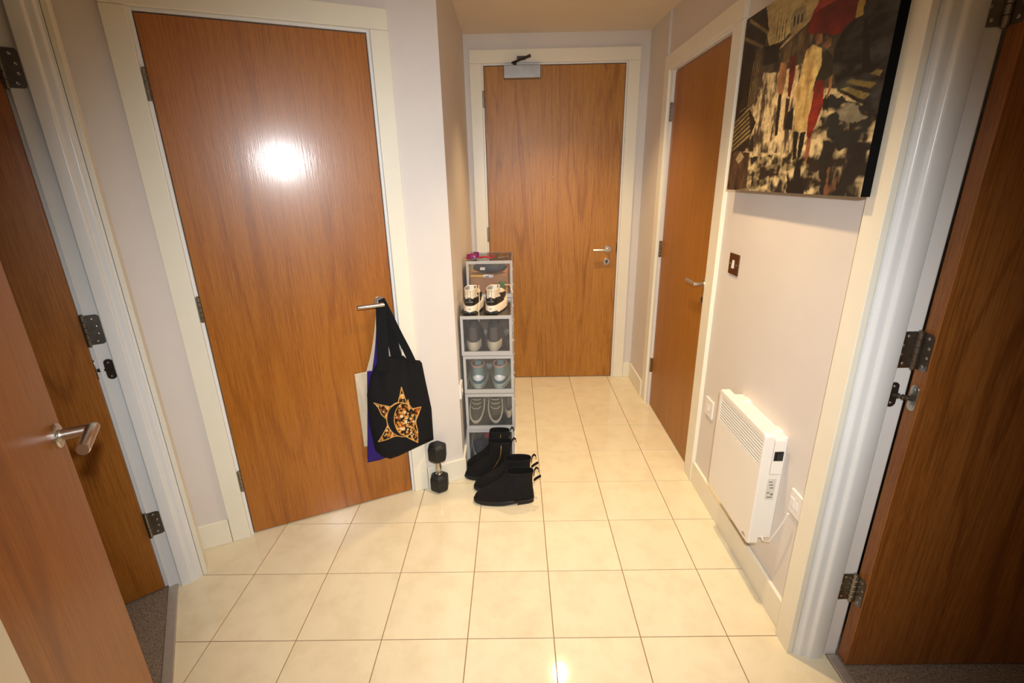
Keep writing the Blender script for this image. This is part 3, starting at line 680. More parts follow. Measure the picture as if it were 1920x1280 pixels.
# one outline shell with rounded corners
cas = MB()
def rrect(x0, x1, z0, z1, r, n=5):
    P = []
    for cx, cz, a0 in ((x1-r, z0+r, -90), (x1-r, z1-r, 0), (x0+r, z1-r, 90), (x0+r, z0+r, 180)):
        for k in range(n+1):
            a = R(a0+90*k/n); P.append((cx+r*math.cos(a), cz+r*math.sin(a)))
    return P
o_ = rrect(0, HW, 0, Hh, .014)
def lay(P, y): return [(x, y, z) for x, z in P]
def shrink(P, k): return [(HW/2+(x-HW/2)*(1-2*k/HW), Hh/2+(z-Hh/2)*(1-2*k/Hh)) for x, z in P]
vent0, vent1 = Hh*.715, Hh-.022
inner = rrect(.020, HW-.012, vent0, vent1, .0015)
cas.rings([lay(o_, -.042), lay(o_, -.070), lay(shrink(o_, .0018), -.0738), lay(shrink(o_, .005), -.075), lay(inner, -.075), lay(inner, -.046)], True, False)
cas.build('casing', M['heater'], ht)
MB().box(.018, HW-.010, -.048, -.044, vent0-.002, vent1+.002).build('vent_backing', M['heater_in'], ht)
nsl = 9
for k in range(nsl):
    z = vent0+(vent1-vent0)*(k+.35)/nsl
    MB().prism([(-.0745, z-.0012), (-.0745, z+.0026), (-.066, z+.0036), (-.066, z+.0012)], .0205, HW-.0125, 'x').build('slat', M['heater'], ht)
MB().box(.02, HW-.012, -.042, .010, .02, Hh-.018).build('back_box', M['heater'], ht, bevel=.003)
MB().box(HW-.012, HW+.002, -.040, -.004, Hh*.66, Hh-.022).build('control_housing', M['heater'], ht, bevel=.002)
MB().box(HW+.002, HW+.004, -.037, -.006, Hh*.78, Hh*.86).box(HW+.004, HW+.008, -.030, -.012, Hh*.79, Hh*.85).build('rocker_switch', M['black'], ht, bevel=.001)
M['label_ink'] = pm('label_ink', lin(110, 104, 96), .6)
lb = MB().box(HW-.012, HW-.0112, -.036, -.006, .185, .27).build('rating_label', pm('label_paper', lin(214, 208, 196), .6), ht)
for k, (z, a, b) in enumerate(((.258, -.030, -.018), (.246, -.028, -.014), (.234, -.024, -.012), (.214, -.032, -.022), (.206, -.018, -.010), (.196, -.030, -.012))):
    MB().box(HW-.0112, HW-.0108, a, b, z-.0018, z+.0018 if k != 4 else z+.005).build('label_print', M['label_ink'], lb)
MB().box(HW-.05, HW-.024, -.0755, -.0748, .016, .0185).box(HW-.045, HW-.028, -.0755, -.0748, .0215, .0235).build('maker_mark', pm('mark_grey', lin(90, 86, 80), .5), ht)
MB().tube([(HW-.03, -.02, .06), (HW-.02, -.02, .03), (HW+.0, -.021, .018), (HW+.035, -.02, .045), (HW+.055, -.018, .095), (HW+.078, -.012, .165), (HW+.088, -.009, .205)], .0032, 8).build('cable', M['white_plastic'], ht, smooth=True)
for x in (.06, HW-.08):
    MB().box(x, x+.03, -.034, .010, Hh-.03, Hh-.012).build('bracket', M['heater'], ht)

# ------------------------------------------------------------------ dumbbell
db = empty('dumbbell', (-.219, .852, 0), R(12), 'black hex dumbbell standing on end beside the hanging bags', 'dumbbell')
def hexhead(z0, z1, r=.050):
    ring = lambda rr, z: [(rr*math.cos(R(60*k+20)), rr*math.sin(R(60*k+20)), z) for k in range(6)]
    return MB().rings([ring(r*.72, z0), ring(r*.95, z0+.012), ring(r, z0+.020), ring(r, z1-.020), ring(r*.95, z1-.012), ring(r*.6, z1)])
M['rubber'] = pm('black_rubber_head', (.008, .008, .008, 1), .55, bump=.2, bscale=200)
for z0, z1 in ((.0, .094), (.174, .268)):
    hexhead(z0, z1).build('head', M['rubber'], db, bevel=.004)
MB().lathe([(.0, .088), (.017, .088), (.017, .098), (.0125, .102), (.0135, .118), (.0165, .134), (.0135, .150), (.0125, .166), (.017, .170), (.017, .180), (0, .180)], n=20).build('grip', M['steel'], db, smooth=True)

# ------------------------------------------------------------------ tote bags on the cupboard handle
M['strapblack'] = pm('black_cotton', (.008, .008, .009, 1), .85, bump=.3, bscale=700, spec=.2)
M['cream_cotton'] = pm('cream_cotton', lin(206, 192, 168), .9, bump=.3, bscale=700, spec=.2)
M['purple_cotton'] = pm('purple_cotton', lin(52, 34, 112), .85, bump=.3, bscale=700, spec=.2)
def interp(xs, ys, t): return float(np.interp(t, xs, ys))
def bag(name, label, mat, left, right, zb, zt, off, thick, seed, nx=36, ny=48, paint=None, straps=(), base=(-.03, .06, .24)):
    """cloth bag hanging flat: left/right = edge x as (heights, xs); zb, zt = bottom/top z across u"""
    e = empty(name, tuple(LD(base[0], base[1], base[2])), TH, label, 'tote bag', 'tote bags on the cupboard handle')
    bx, by, bz = base[0], -base[1], base[2]
    rng = random.Random(seed); ph_ = [rng.uniform(0, 6) for _ in range(6)]
    def P(u, v, side):
        x0 = interp(left[0], left[1], v); x1 = interp(right[0], right[1], v)
        x = x0+(x1-x0)*u; z0 = interp(zb[0], zb[1], u); z1 = interp(zt[0], zt[1], u); z = z0+(z1-z0)*v
        edge = (1-abs(2*u-1)**5)*(1-max(0, 1-v*9)**2)
        wr = .006*math.sin(9*u+4*v+ph_[0])*math.sin(3*v+ph_[1])+.004*math.sin(17*u-6*v+ph_[2])*v+.0025*math.sin(25*u+11*v+ph_[3])
        t = (thick*(1-.55*v)*edge+wr*edge*(.4+.6*v))
        y = -(off+max(t, .002)) if side else -(off-.0015-.2*thick*edge)
        return (x-bx, y-by, z-bz)
    front = [P(i/nx, j/ny, 1) for j in range(ny+1) for i in range(nx+1)]
    back = [P(i/nx, j/ny, 0) for j in range(ny+1) for i in range(nx+1)]
    n = len(front); W = nx+1
    ef = [(n+j*W+i, n+(j+1)*W+i, n+(j+1)*W+i+1, n+j*W+i+1) for j in range(ny) for i in range(nx)]
    for i in range(nx):
        ef.append((i, n+i, n+i+1, i+1)); k = ny*W; ef.append((k+i, k+i+1, n+k+i+1, n+k+i))
    for j in range(ny):
        ef.append((j*W, (j+1)*W, n+(j+1)*W, n+j*W)); ef.append((j*W+nx, n+j*W+nx, n+(j+1)*W+nx, (j+1)*W+nx))
    if paint:
        s_ = np.array([p[0]+bx for p in front]); z_ = np.array([p[2]+bz for p in front])
        cols, basec = paint(s_, z_)
        colour_mesh('bag_body', front, nx, ny, cols, mat, e, extra=(back, ef, basec))
    else:
        me = bpy.data.meshes.new('bag_body')
        me.from_pydata(front+back, [], [(j*W+i, j*W+i+1, (j+1)*W+i+1, (j+1)*W+i) for j in range(ny) for i in range(nx)]+ef)
        for p in me.polygons: p.use_smooth = True
        link('bag_body', me, mat, e)
    for pts, ws, sm in straps:
        q = [(x-bx, -o-by, z-bz) for x, o, z in pts]
        # smooth the strap path
        for _ in range(2):
            nq = [q[0]]
            for a, b in zip(q[:-1], q[1:]):
                nq.append(tuple(a[k]*.75+b[k]*.25 for k in range(3))); nq.append(tuple(a[k]*.25+b[k]*.75 for k in range(3)))
            nq.append(q[-1]); q = nq
        w_ = [interp([0, .5, 1], ws, i/(len(q)-1)) for i in range(len(q))]
        MB().ribbon(q, (.9, -.35, 0), w_, .003).build('strap', sm, e, smooth=False)
    return e
# the print: gold five-pointed star filled with flowers, dark letter C across it (coordinates of the printed motif, 1/1000)
def star_print(s, z):
    S = np.array([(-.015, .609), (-.139, .550), (.070, .486), (-.143, .359), (.035, .314)]); T = np.array([(588, 222), (195, 487), (885, 515), (250, 1050), (825, 1030)], float)
    A = np.linalg.lstsq(np.c_[S, np.ones(5)], T, rcond=None)[0]
    q = np.c_[s, z, np.ones(len(s))]@A; X, Y = q[:, 0], q[:, 1]
    C = np.tile(np.array([.008, .008, .009]), (len(s), 1))
    star = [(588,222),(612,300),(640,390),(700,520),(790,520),(885,505),(850,590),(800,690),(800,780),(825,900),(830,1035),(740,990),(650,945),(560,940),(470,945),(360,1000),(245,1055),(300,950),(375,790),(365,700),(290,630),(250,540),(195,487),(300,500),(420,510),(480,460),(535,440),(565,340)]
    big = in_poly(X, Y, star)
    def ell(cx, cy, rx, ry): return ((X-cx)/rx)**2+((Y-cy)/ry)**2
    outer = ell(590, 695, 222, 255); innr = ell(632, 690, 158, 240)
    rng = np.random.RandomState(4)
    fl = np.tile(np.array([.02, .012, .006]), (len(s), 1))
    pal = [L3(226, 150, 60), L3(240, 190, 110), L3(196, 110, 40), L3(244, 222, 180), L3(160, 78, 30), L3(232, 168, 78)]
    for k in range(620):
        cx, cy = rng.uniform(180, 900), rng.uniform(210, 1060); r = rng.uniform(9, 26); a = rng.uniform(0, 6.28); c_ = pal[rng.randint(6)]
        dx, dy = X-cx, Y-cy; rad = np.hypot(dx, dy); th_ = np.arctan2(dy, dx)
        fl[rad < r*(.72+.34*np.cos(5*th_+a))] = c_
        fl[rad < r*.18] = L3(90, 40, 16)
    C[big] = fl[big]
    gold = L3(206, 156, 84)
    # outline of the star
    P_ = star+[star[0]]
    for (x0, y0), (x1, y1) in zip(P_[:-1], P_[1:]):
        L2 = (x1-x0)**2+(y1-y0)**2; t = np.clip(((X-x0)*(x1-x0)+(Y-y0)*(y1-y0))/L2, 0, 1); C[np.hypot(X-x0-t*(x1-x0), Y-y0-t*(y1-y0)) < 6] = gold
    cres = (outer < 1) & (innr > 1) & (X < 660); C[cres] = np.array([.008, .008, .009])
    ring = (np.abs(np.sqrt(outer)-1) < .02) & (X < 690); C[ring] = gold
    ring = (np.abs(np.sqrt(innr)-1) < .025) & (X < 760); C[ring] = gold
    C[in_poly(X, Y, [(690, 560), (720, 520), (680, 400), (668, 400)])] = gold
    C[in_poly(X, Y, [(772, 800), (790, 710), (830, 880), (800, 860)])] = np.array([.008, .008, .009])
    for (x0, y0), (x1, y1) in (((790, 710), (830, 880)), ((830, 880), (800, 870)), ((680, 395), (708, 525))):
        L2 = (x1-x0)**2+(y1-y0)**2; t = np.clip(((X-x0)*(x1-x0)+(Y-y0)*(y1-y0))/L2, 0, 1); C[np.hypot(X-x0-t*(x1-x0), Y-y0-t*(y1-y0)) < 8] = gold
    return C, (.008, .008, .009)
bag('tote_bag', 'cream tote bag hanging behind the purple bag', M['cream_cotton'], ([0, 1], [-.205, -.205]), ([0, 1], [-.02, -.02]), ([0, 1], [.315, .28]), ([0, 1], [.688, .70]), .006, .012, 3,
    straps=[([(-.15, .014, .66), (-.10, .018, .80), (-.066, .018, .97), (-.058, .018, 1.016), (-.045, .014, .97), (-.05, .012, .8), (-.06, .012, .68)], (.03, .024, .03), M['cream_cotton'])], base=(-.11, .01, .28))
bag('tote_bag', 'purple tote bag between the cream and black bags', M['purple_cotton'], ([0, 1], [-.200, -.150]), ([0, 1], [.02, .03]), ([0, .25, 1], [.235, .232, .26]), ([0, 1], [.695, .70]), .018, .014, 5,
    straps=[([(-.12, .034, .67), (-.09, .036, .80), (-.064, .032, .97), (-.056, .03, 1.018), (-.04, .03, .97), (-.028, .03, .84), (-.02, .03, .70)], (.034, .026, .034), M['purple_cotton'])], base=(-.09, .03, .235))
bag('tote_bag', 'black tote bag printed with a gold star and letter C', vcol_mat('printed_black_cotton', .85, .25, .2),
    ([0, .08, .4, .7, .88, 1], [-.135, -.160, -.172, -.165, -.140, -.105]), ([0, .4, .75, .97, 1], [.124, .126, .108, .098, .090]), ([0, .15, .3, 1], [.262, .236, .24, .285]), ([0, .2, .55, .62, .72, 1], [.735, .760, .735, .748, .722, .712]), .036, .05, 8, 170, 250,
    paint=star_print,
    straps=[([(-.085, .070, .70), (-.078, .066, .80), (-.066, .050, .95), (-.058, .040, 1.022), (-.046, .030, .97), (-.03, .034, .86), (-.012, .046, .72)], (.06, .04, .05), M['strapblack']),
            ([(-.056, .036, 1.024), (-.040, .046, .98), (.000, .055, .86), (.030, .062, .78), (.050, .064, .715)], (.03, .032, .036), M['strapblack'])], base=(-.02, .06, .238))

# ------------------------------------------------------------------ shoes
class Form:
    """shoe volume from horizontal slices: rows (z, back y, front y, width)"""
    def __init__(s, rows, L, toe=.8): s.r = np.array(rows, float); s.L = L; s.toe = toe
    def at(s, z): return [float(np.interp(z, s.r[:, 0], s.r[:, k])) for k in (1, 2, 3)]
    def pt(s, z, a, off=0.):
        yb, yf, w = s.at(z); yc = (yb+yf)/2; h = (yf-yb)/2; y = yc-h*math.cos(a); t = min(1, max(0, (y/s.L-.15)/.5)); t = t*t*(3-2*t)
        sn = math.sin(a); x = w/2*(.80+.20*t)*math.copysign(abs(sn)**s.toe, sn)
        return (x+off*sn, y-off*math.cos(a), z)
    def ring(s, z, n=28, off=0.): return [s.pt(z, 2*math.pi*k/n, off) for k in range(n)]
    def patch(s, z0, z1, a0, a1, off=.0015, na=12, nz=6, zf=None):
        mb = MB(); V = []; F = []
        W = na+1
        for j in range(nz+1):
            for i in range(W):
                a = a0+(a1-a0)*i/na; lo, hi = (zf(a) if zf else (z0, z1)); z = lo+(hi-lo)*j/nz
                e = i in (0, na) or j in (0, nz); V.append(s.pt(z, a, off if not e else off*.2))
        for j in range(nz):
            for i in range(na): F.append((j*W+i, j*W+i+1, (j+1)*W+i+1, (j+1)*W+i))
        n = len(V); V2 = [s.pt(v[2], 0, 0) for v in V]
        mb.add(V, F); return mb
def shoe_parts(root, F, zs, top, sole_h, m_up, m_sole, m_in, sole_out=.004, sub=1):
    sl = MB(); sl.rings([F.ring(sole_h, 28, sole_out-.003) if False else [(x, y, 0) for x, y, _ in F.ring(sole_h, 28, sole_out-.004)], [(x, y, .004) for x, y, _ in F.ring(sole_h, 28, sole_out)], [(x, y, sole_h*.9) for x, y, _ in F.ring(sole_h, 28, sole_out)], F.ring(sole_h, 28, sole_out-.003)])
    so = sl.build('sole', m_sole, root, smooth=True)
    up = MB(); up.rings([F.ring(z) for z in zs]+[[(x, y, top+.002) for x, y, _ in F.ring(top, 28, -.002)], F.ring(top-.001, 28, -.004)], True, False)
    u = up.build('upper', m_up, root, smooth=True)
    inn = MB(); low = max(sole_h+.006, top-.11)
    inn.rings([F.ring(top-.001, 28, -.0035), [(x, y, top-.02) for x, y, _ in F.ring(top, 28, -.006)], [(x, y, low) for x, y, _ in F.ring(top, 28, -.007)]], False, True)
    inn.build('lining', m_in, root, smooth=True)
    return so, u
def sneaker_form(L=.275, W=.1, hgt=.105, collar=.13, sole=.032):
    k = hgt/.105
    return Form([(0, 0, L, W), (sole, 0, L, W), (sole+.016*k, -.003, L*.985, W*.98), (sole+.030*k, -.002, L*.94, W*.95), (sole+.042*k, .002, L*.84, W*.90), (sole+.052*k, .005, L*.70, W*.86), (sole+.060*k, .006, L*.56, W*.82), (sole+.066*k, .006, collar, W*.80), (sole+.085*k, .004, collar-.008, W*.78)], L)
def laces(root, F, zs, mat, a=.75, r=.0022):
    mb = MB()
    for z in zs:
        mb.tube([F.pt(z, math.pi-a, .002), F.pt(z+.002, math.pi-a*.4, .005), F.pt(z+.002, math.pi+a*.4, .005), F.pt(z, math.pi+a, .002)], r, 6)
    return mb.build('laces', mat, root, smooth=True)
def tongue(root, F, top, mat, h=.03, w=.024):
    yb, yf, _ = F.at(top)
    V = [(-w, yf-.012, top-.03), (w, yf-.012, top-.03), (w*1.1, yf-.004, top+h), (-w*1.1, yf-.004, top+h)]
    mb = MB(); mb.rings([V, [(x, y+.007, z) for x, y, z in V]])
    return mb.build('tongue', mat, root, bevel=.003)
S = {}
S['white_leather'] = pm('white_leather', lin(226, 212, 190), .5, var=.04)
S['white_sole'] = pm('white_foam', lin(232, 218, 198), .55)
S['black_leather'] = pm('black_leather', (.012, .012, .012, 1), .45)
S['grey_mesh'] = pm('grey_lining', lin(150, 152, 156), .9, bump=.4)
S['silver'] = pm('silver_tab', lin(190, 186, 178), .25, .6)
S['charcoal'] = pm('charcoal_knit', lin(46, 46, 48), .85, bump=.4)
S['cream'] = pm('cream_foam', lin(222, 204, 172), .6)
S['teal'] = pm('teal_fabric', lin(60, 104, 116), .8)
S['pale_teal'] = pm('pale_teal_fabric', lin(126, 150, 144), .8)
S['mint_sole'] = pm('mint_sole', lin(178, 190, 172), .6)
S['reflect'] = pm('reflective_patch', (.95, .95, .95, 1), .25, 0, var=.01)
S['rust'] = pm('rust_stripe', lin(124, 62, 48), .7)
S['brown_in'] = pm('brown_insole', lin(104, 78, 64), .9)
S['pink_edge'] = pm('pink_collar', lin(206, 160, 140), .8)
S['olive'] = pm('olive_canvas', lin(66, 64, 50), .9, bump=.4)
S['navy'] = pm('navy_canvas', lin(36, 40, 52), .85)
S['crimson'] = pm('crimson_fabric', lin(150, 40, 64), .8)
S['greyc'] = pm('grey_canvas', lin(92, 82, 76), .85)
def place(root, loc, rz=0., rx=0.):
    root.location = loc; root.rotation_mode = 'XYZ'; root.rotation_euler = (rx, 0, rz)
PI = math.pi
# white and black chunky sneakers on top of the front stack
def chunky(loc, rz, label):
    e = empty('sneaker', label=label, cat='shoe', group='white and black sneakers on the box stack'); place(e, loc, rz)
    F = sneaker_form(.275, .098, .100, .135, .042); top = .042+.085*.100/.105
    zs = [.042, .057, .0706, .082, .0915, .0991, .1049, .114, top]
    so, u = shoe_parts(e, F, zs, top, .042, S['white_leather'], S['white_sole'], S['grey_mesh'], .006)
    F.patch(.046, .096, -1.5, 1.5, .003, 18, 6, lambda a: (.044, .088-.010*abs(a))).build('heel_panel', S['black_leather'], e, smooth=True)
    F.patch(0, 0, -.55, .55, .0055, 10, 6, lambda a: (.074+.012*(1-abs(a)/.55), .116-.02*abs(a))).build('heel_tab', S['white_leather'], e, smooth=True)
    for a in (-.12, .12): F.patch(.082, .121, a-.06, a+.06, .0075, 3, 5).build('pull_loop', S['silver'], e, smooth=True)
    F.patch(.062, .066, -.4, .4, .0052, 8, 2).build('heel_line', S['silver'], e, smooth=True)
    MB().box(-.036, .036, -.0065, .02, .0, .016).build('heel_notch', S['black_leather'], so, bevel=.006)
    Fs = Form([(0, 0, .275, .098), (.06, 0, .275, .098)], .275); Fs.patch(.024, .034, -.14, .14, .0072, 4, 2).build('logo', S['charcoal'], so, smooth=True)
    for sg in (-1, 1): F.patch(.05, .10, sg*1.25, sg*2.2, .003, 10, 4, lambda a: (.052+.012*abs(abs(a)-1.2), .098-.02*abs(abs(a)-1.2))).build('side_panel', S['black_leather'], e, smooth=True)
    tongue(e, F, top, S['white_leather'], .002); laces(e, F, [.084, .090, .096, .102], S['cream'])
    return e
ZB = .862
s1 = chunky((-.046, 1.098, ZB), R(-2), 'white and black sneaker on the shoe boxes, nearer the wall')
s2 = chunky((.060, 1.098, ZB), R(-9), 'white and black sneaker on the shoe boxes, nearer the entrance door')
MB().tube([(.05, .13, .125), (.075, .15, .12), (.088, .12, .100), (.098, .10, .092)], .002, 6).build('loose_lace', S['cream'], s2, smooth=True)
MB().tube([(.035, .14, .12), (.046, .04, .06), (.046, -.006, .03), (.046, -.010, -.02), (.045, -.008, -.035)], .002, 6).build('loose_lace', S['cream'], s1, smooth=True)

def simple(loc, rz, rx, label, group, m_up, m_sole, m_in, L=.265, W=.096, hgt=.1, sole=.03, extra=None, collar=.12):
    e = empty('shoe', label=label, cat='shoe', group=group); place(e, loc, rz, rx)
    F = sneaker_form(L, W, hgt, collar, sole); k = hgt/.105; top = sole+.085*k
    zs = [sole]+[sole+x*k for x in (.016, .030, .042, .052, .060, .066, .076)]+[top]
    so, u = shoe_parts(e, F, zs, top, sole, m_up, m_sole, m_in)
    if extra: extra(e, F, so, sole, top, k)
    return e
H1 = .215
# box 2: charcoal trainers with cream heel blocks
def ex_char(e, F, so, sole, top, k):
    Form([(0, -.004, .265, .1), (.1, -.004, .265, .1)], .265).patch(.008, .056, -1.1, 1.1, .006, 14, 4).build('heel_block', S['cream'], so, smooth=True)
    F.patch(0, 0, -.5, .5, .002, 8, 5, lambda a: (sole+.03, top-.012)).build('heel_emblem', S['greyc'], e, smooth=True)
    tongue(e, F, top, S['charcoal'], .012); laces(e, F, [sole+x*k for x in (.045, .052, .058)], S['black_leather'])
simple((-.038, 1.118, 3*H1+.006), 0, 0, 'charcoal trainer with cream heel in the top front box, wall side', 'charcoal trainers in a box', S['charcoal'], S['charcoal'], M['suede_in'], W=.100, hgt=.14, extra=ex_char)
sh = simple((.067, 1.118, 3*H1+.006), R(-3), 0, 'charcoal trainer with cream heel in the top front box, door side', 'charcoal trainers in a box', S['charcoal'], S['charcoal'], M['suede_in'], W=.100, hgt=.14, extra=ex_char)
MB().tube([(.03, .10, .11), (.06, .06, .10), (.075, .03, .085), (.066, .01, .06), (.05, -.004, .03), (.06, -.012, .008), (.080, -.014, .003)], .0022, 6).build('loose_lace', S['black_leather'], sh, smooth=True)
# box 3: teal sneakers with reflective heels
def ex_teal(e, F, so, sole, top, k):
    F.patch(0, 0, -1.2, 1.2, .002, 14, 4, lambda a: (sole-.004, sole+.018)).build('heel_band', S['teal'], e, smooth=True)
    F.patch(0, 0, -.75, .75, .004, 14, 4, lambda a: (sole+.018+.004*abs(a), sole+.052-.030*abs(a)**1.5)).build('reflective_patch', S['reflect'], e, smooth=True)
    Form([(0, -.0, .265, .1), (.1, -.0, .265, .1)], .265).patch(0, 0, .1, 1.3, .006, 8, 3, lambda a: (.008+.004*a, .012+.012*a)).build('sole_stripe', S['rust'], so, smooth=True)
    mb = MB(); mb.tube(F.ring(top, 28, .001)+[F.ring(top, 28, .001)[0]], .0045, 8); mb.build('collar_edge', S['pink_edge'], e, smooth=True)
    tongue(e, F, top, S['pale_teal'], .02)
simple((-.022, 1.128, 2*H1+.006), R(3), 0, 'teal sneaker with bright reflective heel in the middle box, wall side', 'teal sneakers in a box', S['pale_teal'], S['mint_sole'], S['brown_in'], W=.105, hgt=.12, extra=ex_teal)
simple((.090, 1.125, 2*H1+.006), R(-4), 0, 'teal sneaker with bright reflective heel in the middle box, door side', 'teal sneakers in a box', S['pale_teal'], S['mint_sole'], S['brown_in'], W=.105, hgt=.12, extra=ex_teal)
# box 4: olive plimsolls, toes out, plus a grey one
def ex_olive(e, F, so, sole, top, k):
    mb = MB(); q = F.ring(sole, 28, .004); mb.tube(q+[q[0]], .005, 8); mb.build('welt', S['cream'], so, smooth=True)
    tongue(e, F, top, S['cream'], .02); laces(e, F, [sole+x*k for x in (.044, .052, .058, .064)], S['cream'])
def toe_out(x, y, z, rz, label, mu, ms, ex):
    return simple((x, y, z), R(180)+rz, R(-20), label, 'canvas shoes in the lower box', mu, ms, S['brown_in'], L=.26, W=.074, hgt=.085, sole=.022, extra=ex)
toe_out(-.038, 1.375, H1+.098, R(-2), 'olive canvas shoe with cream laces, toe against box front, wall side', S['olive'], S['cream'], ex_olive)
toe_out(.056, 1.375, H1+.098, R(2), 'olive canvas shoe with cream laces, toe against box front, middle', S['olive'], S['cream'], ex_olive)
simple((.136, 1.20, H1+.006), R(0), 0, 'grey shoe with cream sole squeezed at the box side', 'canvas shoes in the lower box', S['greyc'], S['cream'], S['brown_in'], L=.22, W=.050, hgt=.12, sole=.045)
# bottom box
simple((-.035, 1.12, .006), 0, 0, 'navy shoe with white sole at the front of the bottom box', 'shoes in the bottom box', S['navy'], S['white_sole'], M['suede_in'], hgt=.1, sole=.028)
simple((.07, 1.13, .006), R(-4), 0, 'navy shoe with white sole behind the black boots', 'shoes in the bottom box', S['navy'], S['white_sole'], M['suede_in'], hgt=.085, sole=.028)
simple((.012, 1.16, .115), R(-6), R(3), 'crimson shoe lying on top in the bottom box', 'shoes in the bottom box', S['crimson'], S['crimson'], M['suede_in'], L=.24, W=.085, hgt=.085, sole=.016)

# ------------------------------------------------------------------ shoe boxes
BW, BD = .262, .355
def shoe_box(x, y, z, label, h=H1-.003):
    e = empty('shoe_box', (x, y, z), 0, label, 'storage box', 'stacked clear shoe boxes'); w2 = BW/2; t = .002
    MB().box(-w2, -w2+t, .008, BD, 0, h).build('side_panel', M['clear'], e)
    MB().box(w2-t, w2, .008, BD, 0, h).build('side_panel', M['clear'], e)
    MB().box(-w2+t, w2-t, BD-t, BD, 0, h).build('back_panel', M['clear'], e)
    MB().box(-w2+t, w2-t, .008, BD-t, 0, t).build('base_panel', M['clear'], e)
    MB().box(-w2+t, w2-t, .008, BD-t, h-t, h).build('top_panel', M['clear'], e)
    b, c_ = .022, .014
    f = MB(); f.box(-w2, w2, 0, .010, 0, b).box(-w2, w2, 0, .010, h-b*.75, h).box(-w2, -w2+c_, 0, .010, b, h-b*.75).box(w2-c_, w2, 0, .010, b, h-b*.75)
    for a in (-w2, w2-.006): f.box(a, a+.006, .010, BD, h-.006, h).box(a, a+.006, .010, BD, 0, .006)
    f.build('frame', M['frost'], e)
    MB().box(-w2+c_, w2-c_, .003, .005, b, h-b*.75).build('door', M['clear_door'], e)
    for zz in (.06, .15): MB().box(w2, w2+.003, .05, .062, zz, zz+.01).build('clip', M['frost'], e)
    return e
names = ['bottom box of the front stack, behind the black boots', 'second box from the floor, with olive canvas shoes', 'third box from the floor, with teal sneakers', 'top box of the front stack, with charcoal trainers']
for k in range(4):
    shoe_box(.0385+(-.003, .001, .0, -.004)[k], 1.08+(.004, 0, .003, 0)[k], k*H1+.001, 'clear plastic shoe box: '+names[k])
names = ['lowest', 'second', 'third', 'fourth']
for k in range(5):
    shoe_box(.040, 1.452, k*H1+.001, 'clear plastic shoe box, '+names[k]+' of the rear stack, hidden behind the front stack' if k < 4 else 'clear plastic shoe box highest of all, with pouch and cardboard inside')
# things in and on the highest box
zF = 4*H1+.004
cbx = MB().box(-.075, .145, 1.50, 1.78, zF, zF+.118).build('cardboard_box', pm('cardboard', lin(176, 124, 84), .85, var=.08), bevel=.003)
tag(cbx, 'brown cardboard box inside the highest shoe box', 'box')
pz = zF+.119
pouch = empty('fabric_pouch', (.035, 1.52, pz), R(-2), 'dark slate folded pouch with white tag in the highest shoe box', 'pouch')
rs = []
for j in range(9):
    t = j/8; a = math.sin(PI*min(1, max(.02, t)))**.35; x = -.095+.20*t
    rs.append([(x, .045*a*math.cos(q)+.05, .034+.033*a*math.sin(q)*(1 if math.sin(q) > 0 else .98)) for q in [2*PI*k/16 for k in range(16)]])
MB().rings(rs).build('pouch_body', pm('slate_nylon', lin(52, 60, 70), .6, bump=.5, bscale=40), pouch, smooth=True)
MB().box(-.052, -.024, .003, .0052, .026, .042).build('tag', M['white_plastic'], pouch)
tb = empty('glue_tube', (-.07, 1.485, zF+.108), R(4), 'small white and yellow tube lying before the dark pouch', 'tube')
yel = pm('yellow_plastic', lin(222, 176, 40), .4)
MB().tube([(.0, 0, .01), (.06, 0, .008), (.07, 0, .008)], .006, 10).build('barrel', yel, tb, smooth=True)
MB().tube([(.07, 0, .008), (.075, 0, .008), (.115, -.002, .006), (.128, -.002, .006)], [.006, .010, .011, .008], 10).build('cap', M['white_plastic'], tb, smooth=True)
MB().box(.085, .105, -.0128, -.0122, .003, .011).build('tube_print', pm('tube_lilac', lin(150, 120, 160), .5), tb)
pk = empty('snack_packet', (.118, 1.475, zF), R(-12), 'green, white and orange packet at the right of the highest box', 'packet')
gp = pm('green_print', lin(84, 112, 50), .5); wp = pm('white_print', lin(226, 222, 196), .5); orr = pm('orange_print', lin(222, 140, 40), .5)
MB().box(-.038, .024, -.004, .008, 0, .038).build('lower_panel', wp, pk, bevel=.003)
MB().box(-.030, .012, -.003, .008, .038, .085).build('upper_panel', gp, pk, bevel=.003)
MB().box(.012, .024, -.006, .006, .022, .072).build('flap', orr, pk, bevel=.002)
yk = MB().tube([(-.085, 1.475, zF+.105), (-.083, 1.476, zF+.15), (-.08, 1.478, zF+.175)], .008, 10).build('marker_pen', yel, smooth=True); tag(yk, 'yellow marker standing at the wall side of the highest box', 'pen')
# lanyard and keys on the lid
zt_ = 5*H1+.002
ly = empty('lanyard', (-.01, 1.52, zt_), 0, 'glossy purple and red ribbon lanyard on the highest shoe box', 'lanyard')
pur = pm('purple_ribbon', lin(128, 22, 100), .2, spec=.8); rdr = pm('red_ribbon', lin(170, 18, 48), .22, spec=.8)
def loop(n, f): return [f(k/n) for k in range(n+1)]
MB().ribbon(loop(20, lambda t: (-.045+.035*math.cos(6.9*t+1), .00+.025*math.sin(6.9*t+1), .008+.016*t+.006*math.sin(9*t))), (0, .3, 1), .015, .0015).build('ribbon_coil', pur, ly)
MB().ribbon(loop(16, lambda t: (-.085+.15*t, -.02+.03*math.sin(5*t), .006+.008*abs(math.sin(6*t)))), (0, 1, .5), .013, .0015).build('ribbon', rdr, ly)
MB().ribbon(loop(12, lambda t: (.03+.05*t, .02-.03*t, .008+.012*math.sin(3.1*t))), (.2, 1, .4), .012, .0015).build('ribbon', rdr, ly)
ky = empty('key_bunch', (.098, 1.50, zt_), R(15), 'small bunch of brass and steel keys beside the lanyard', 'keys')
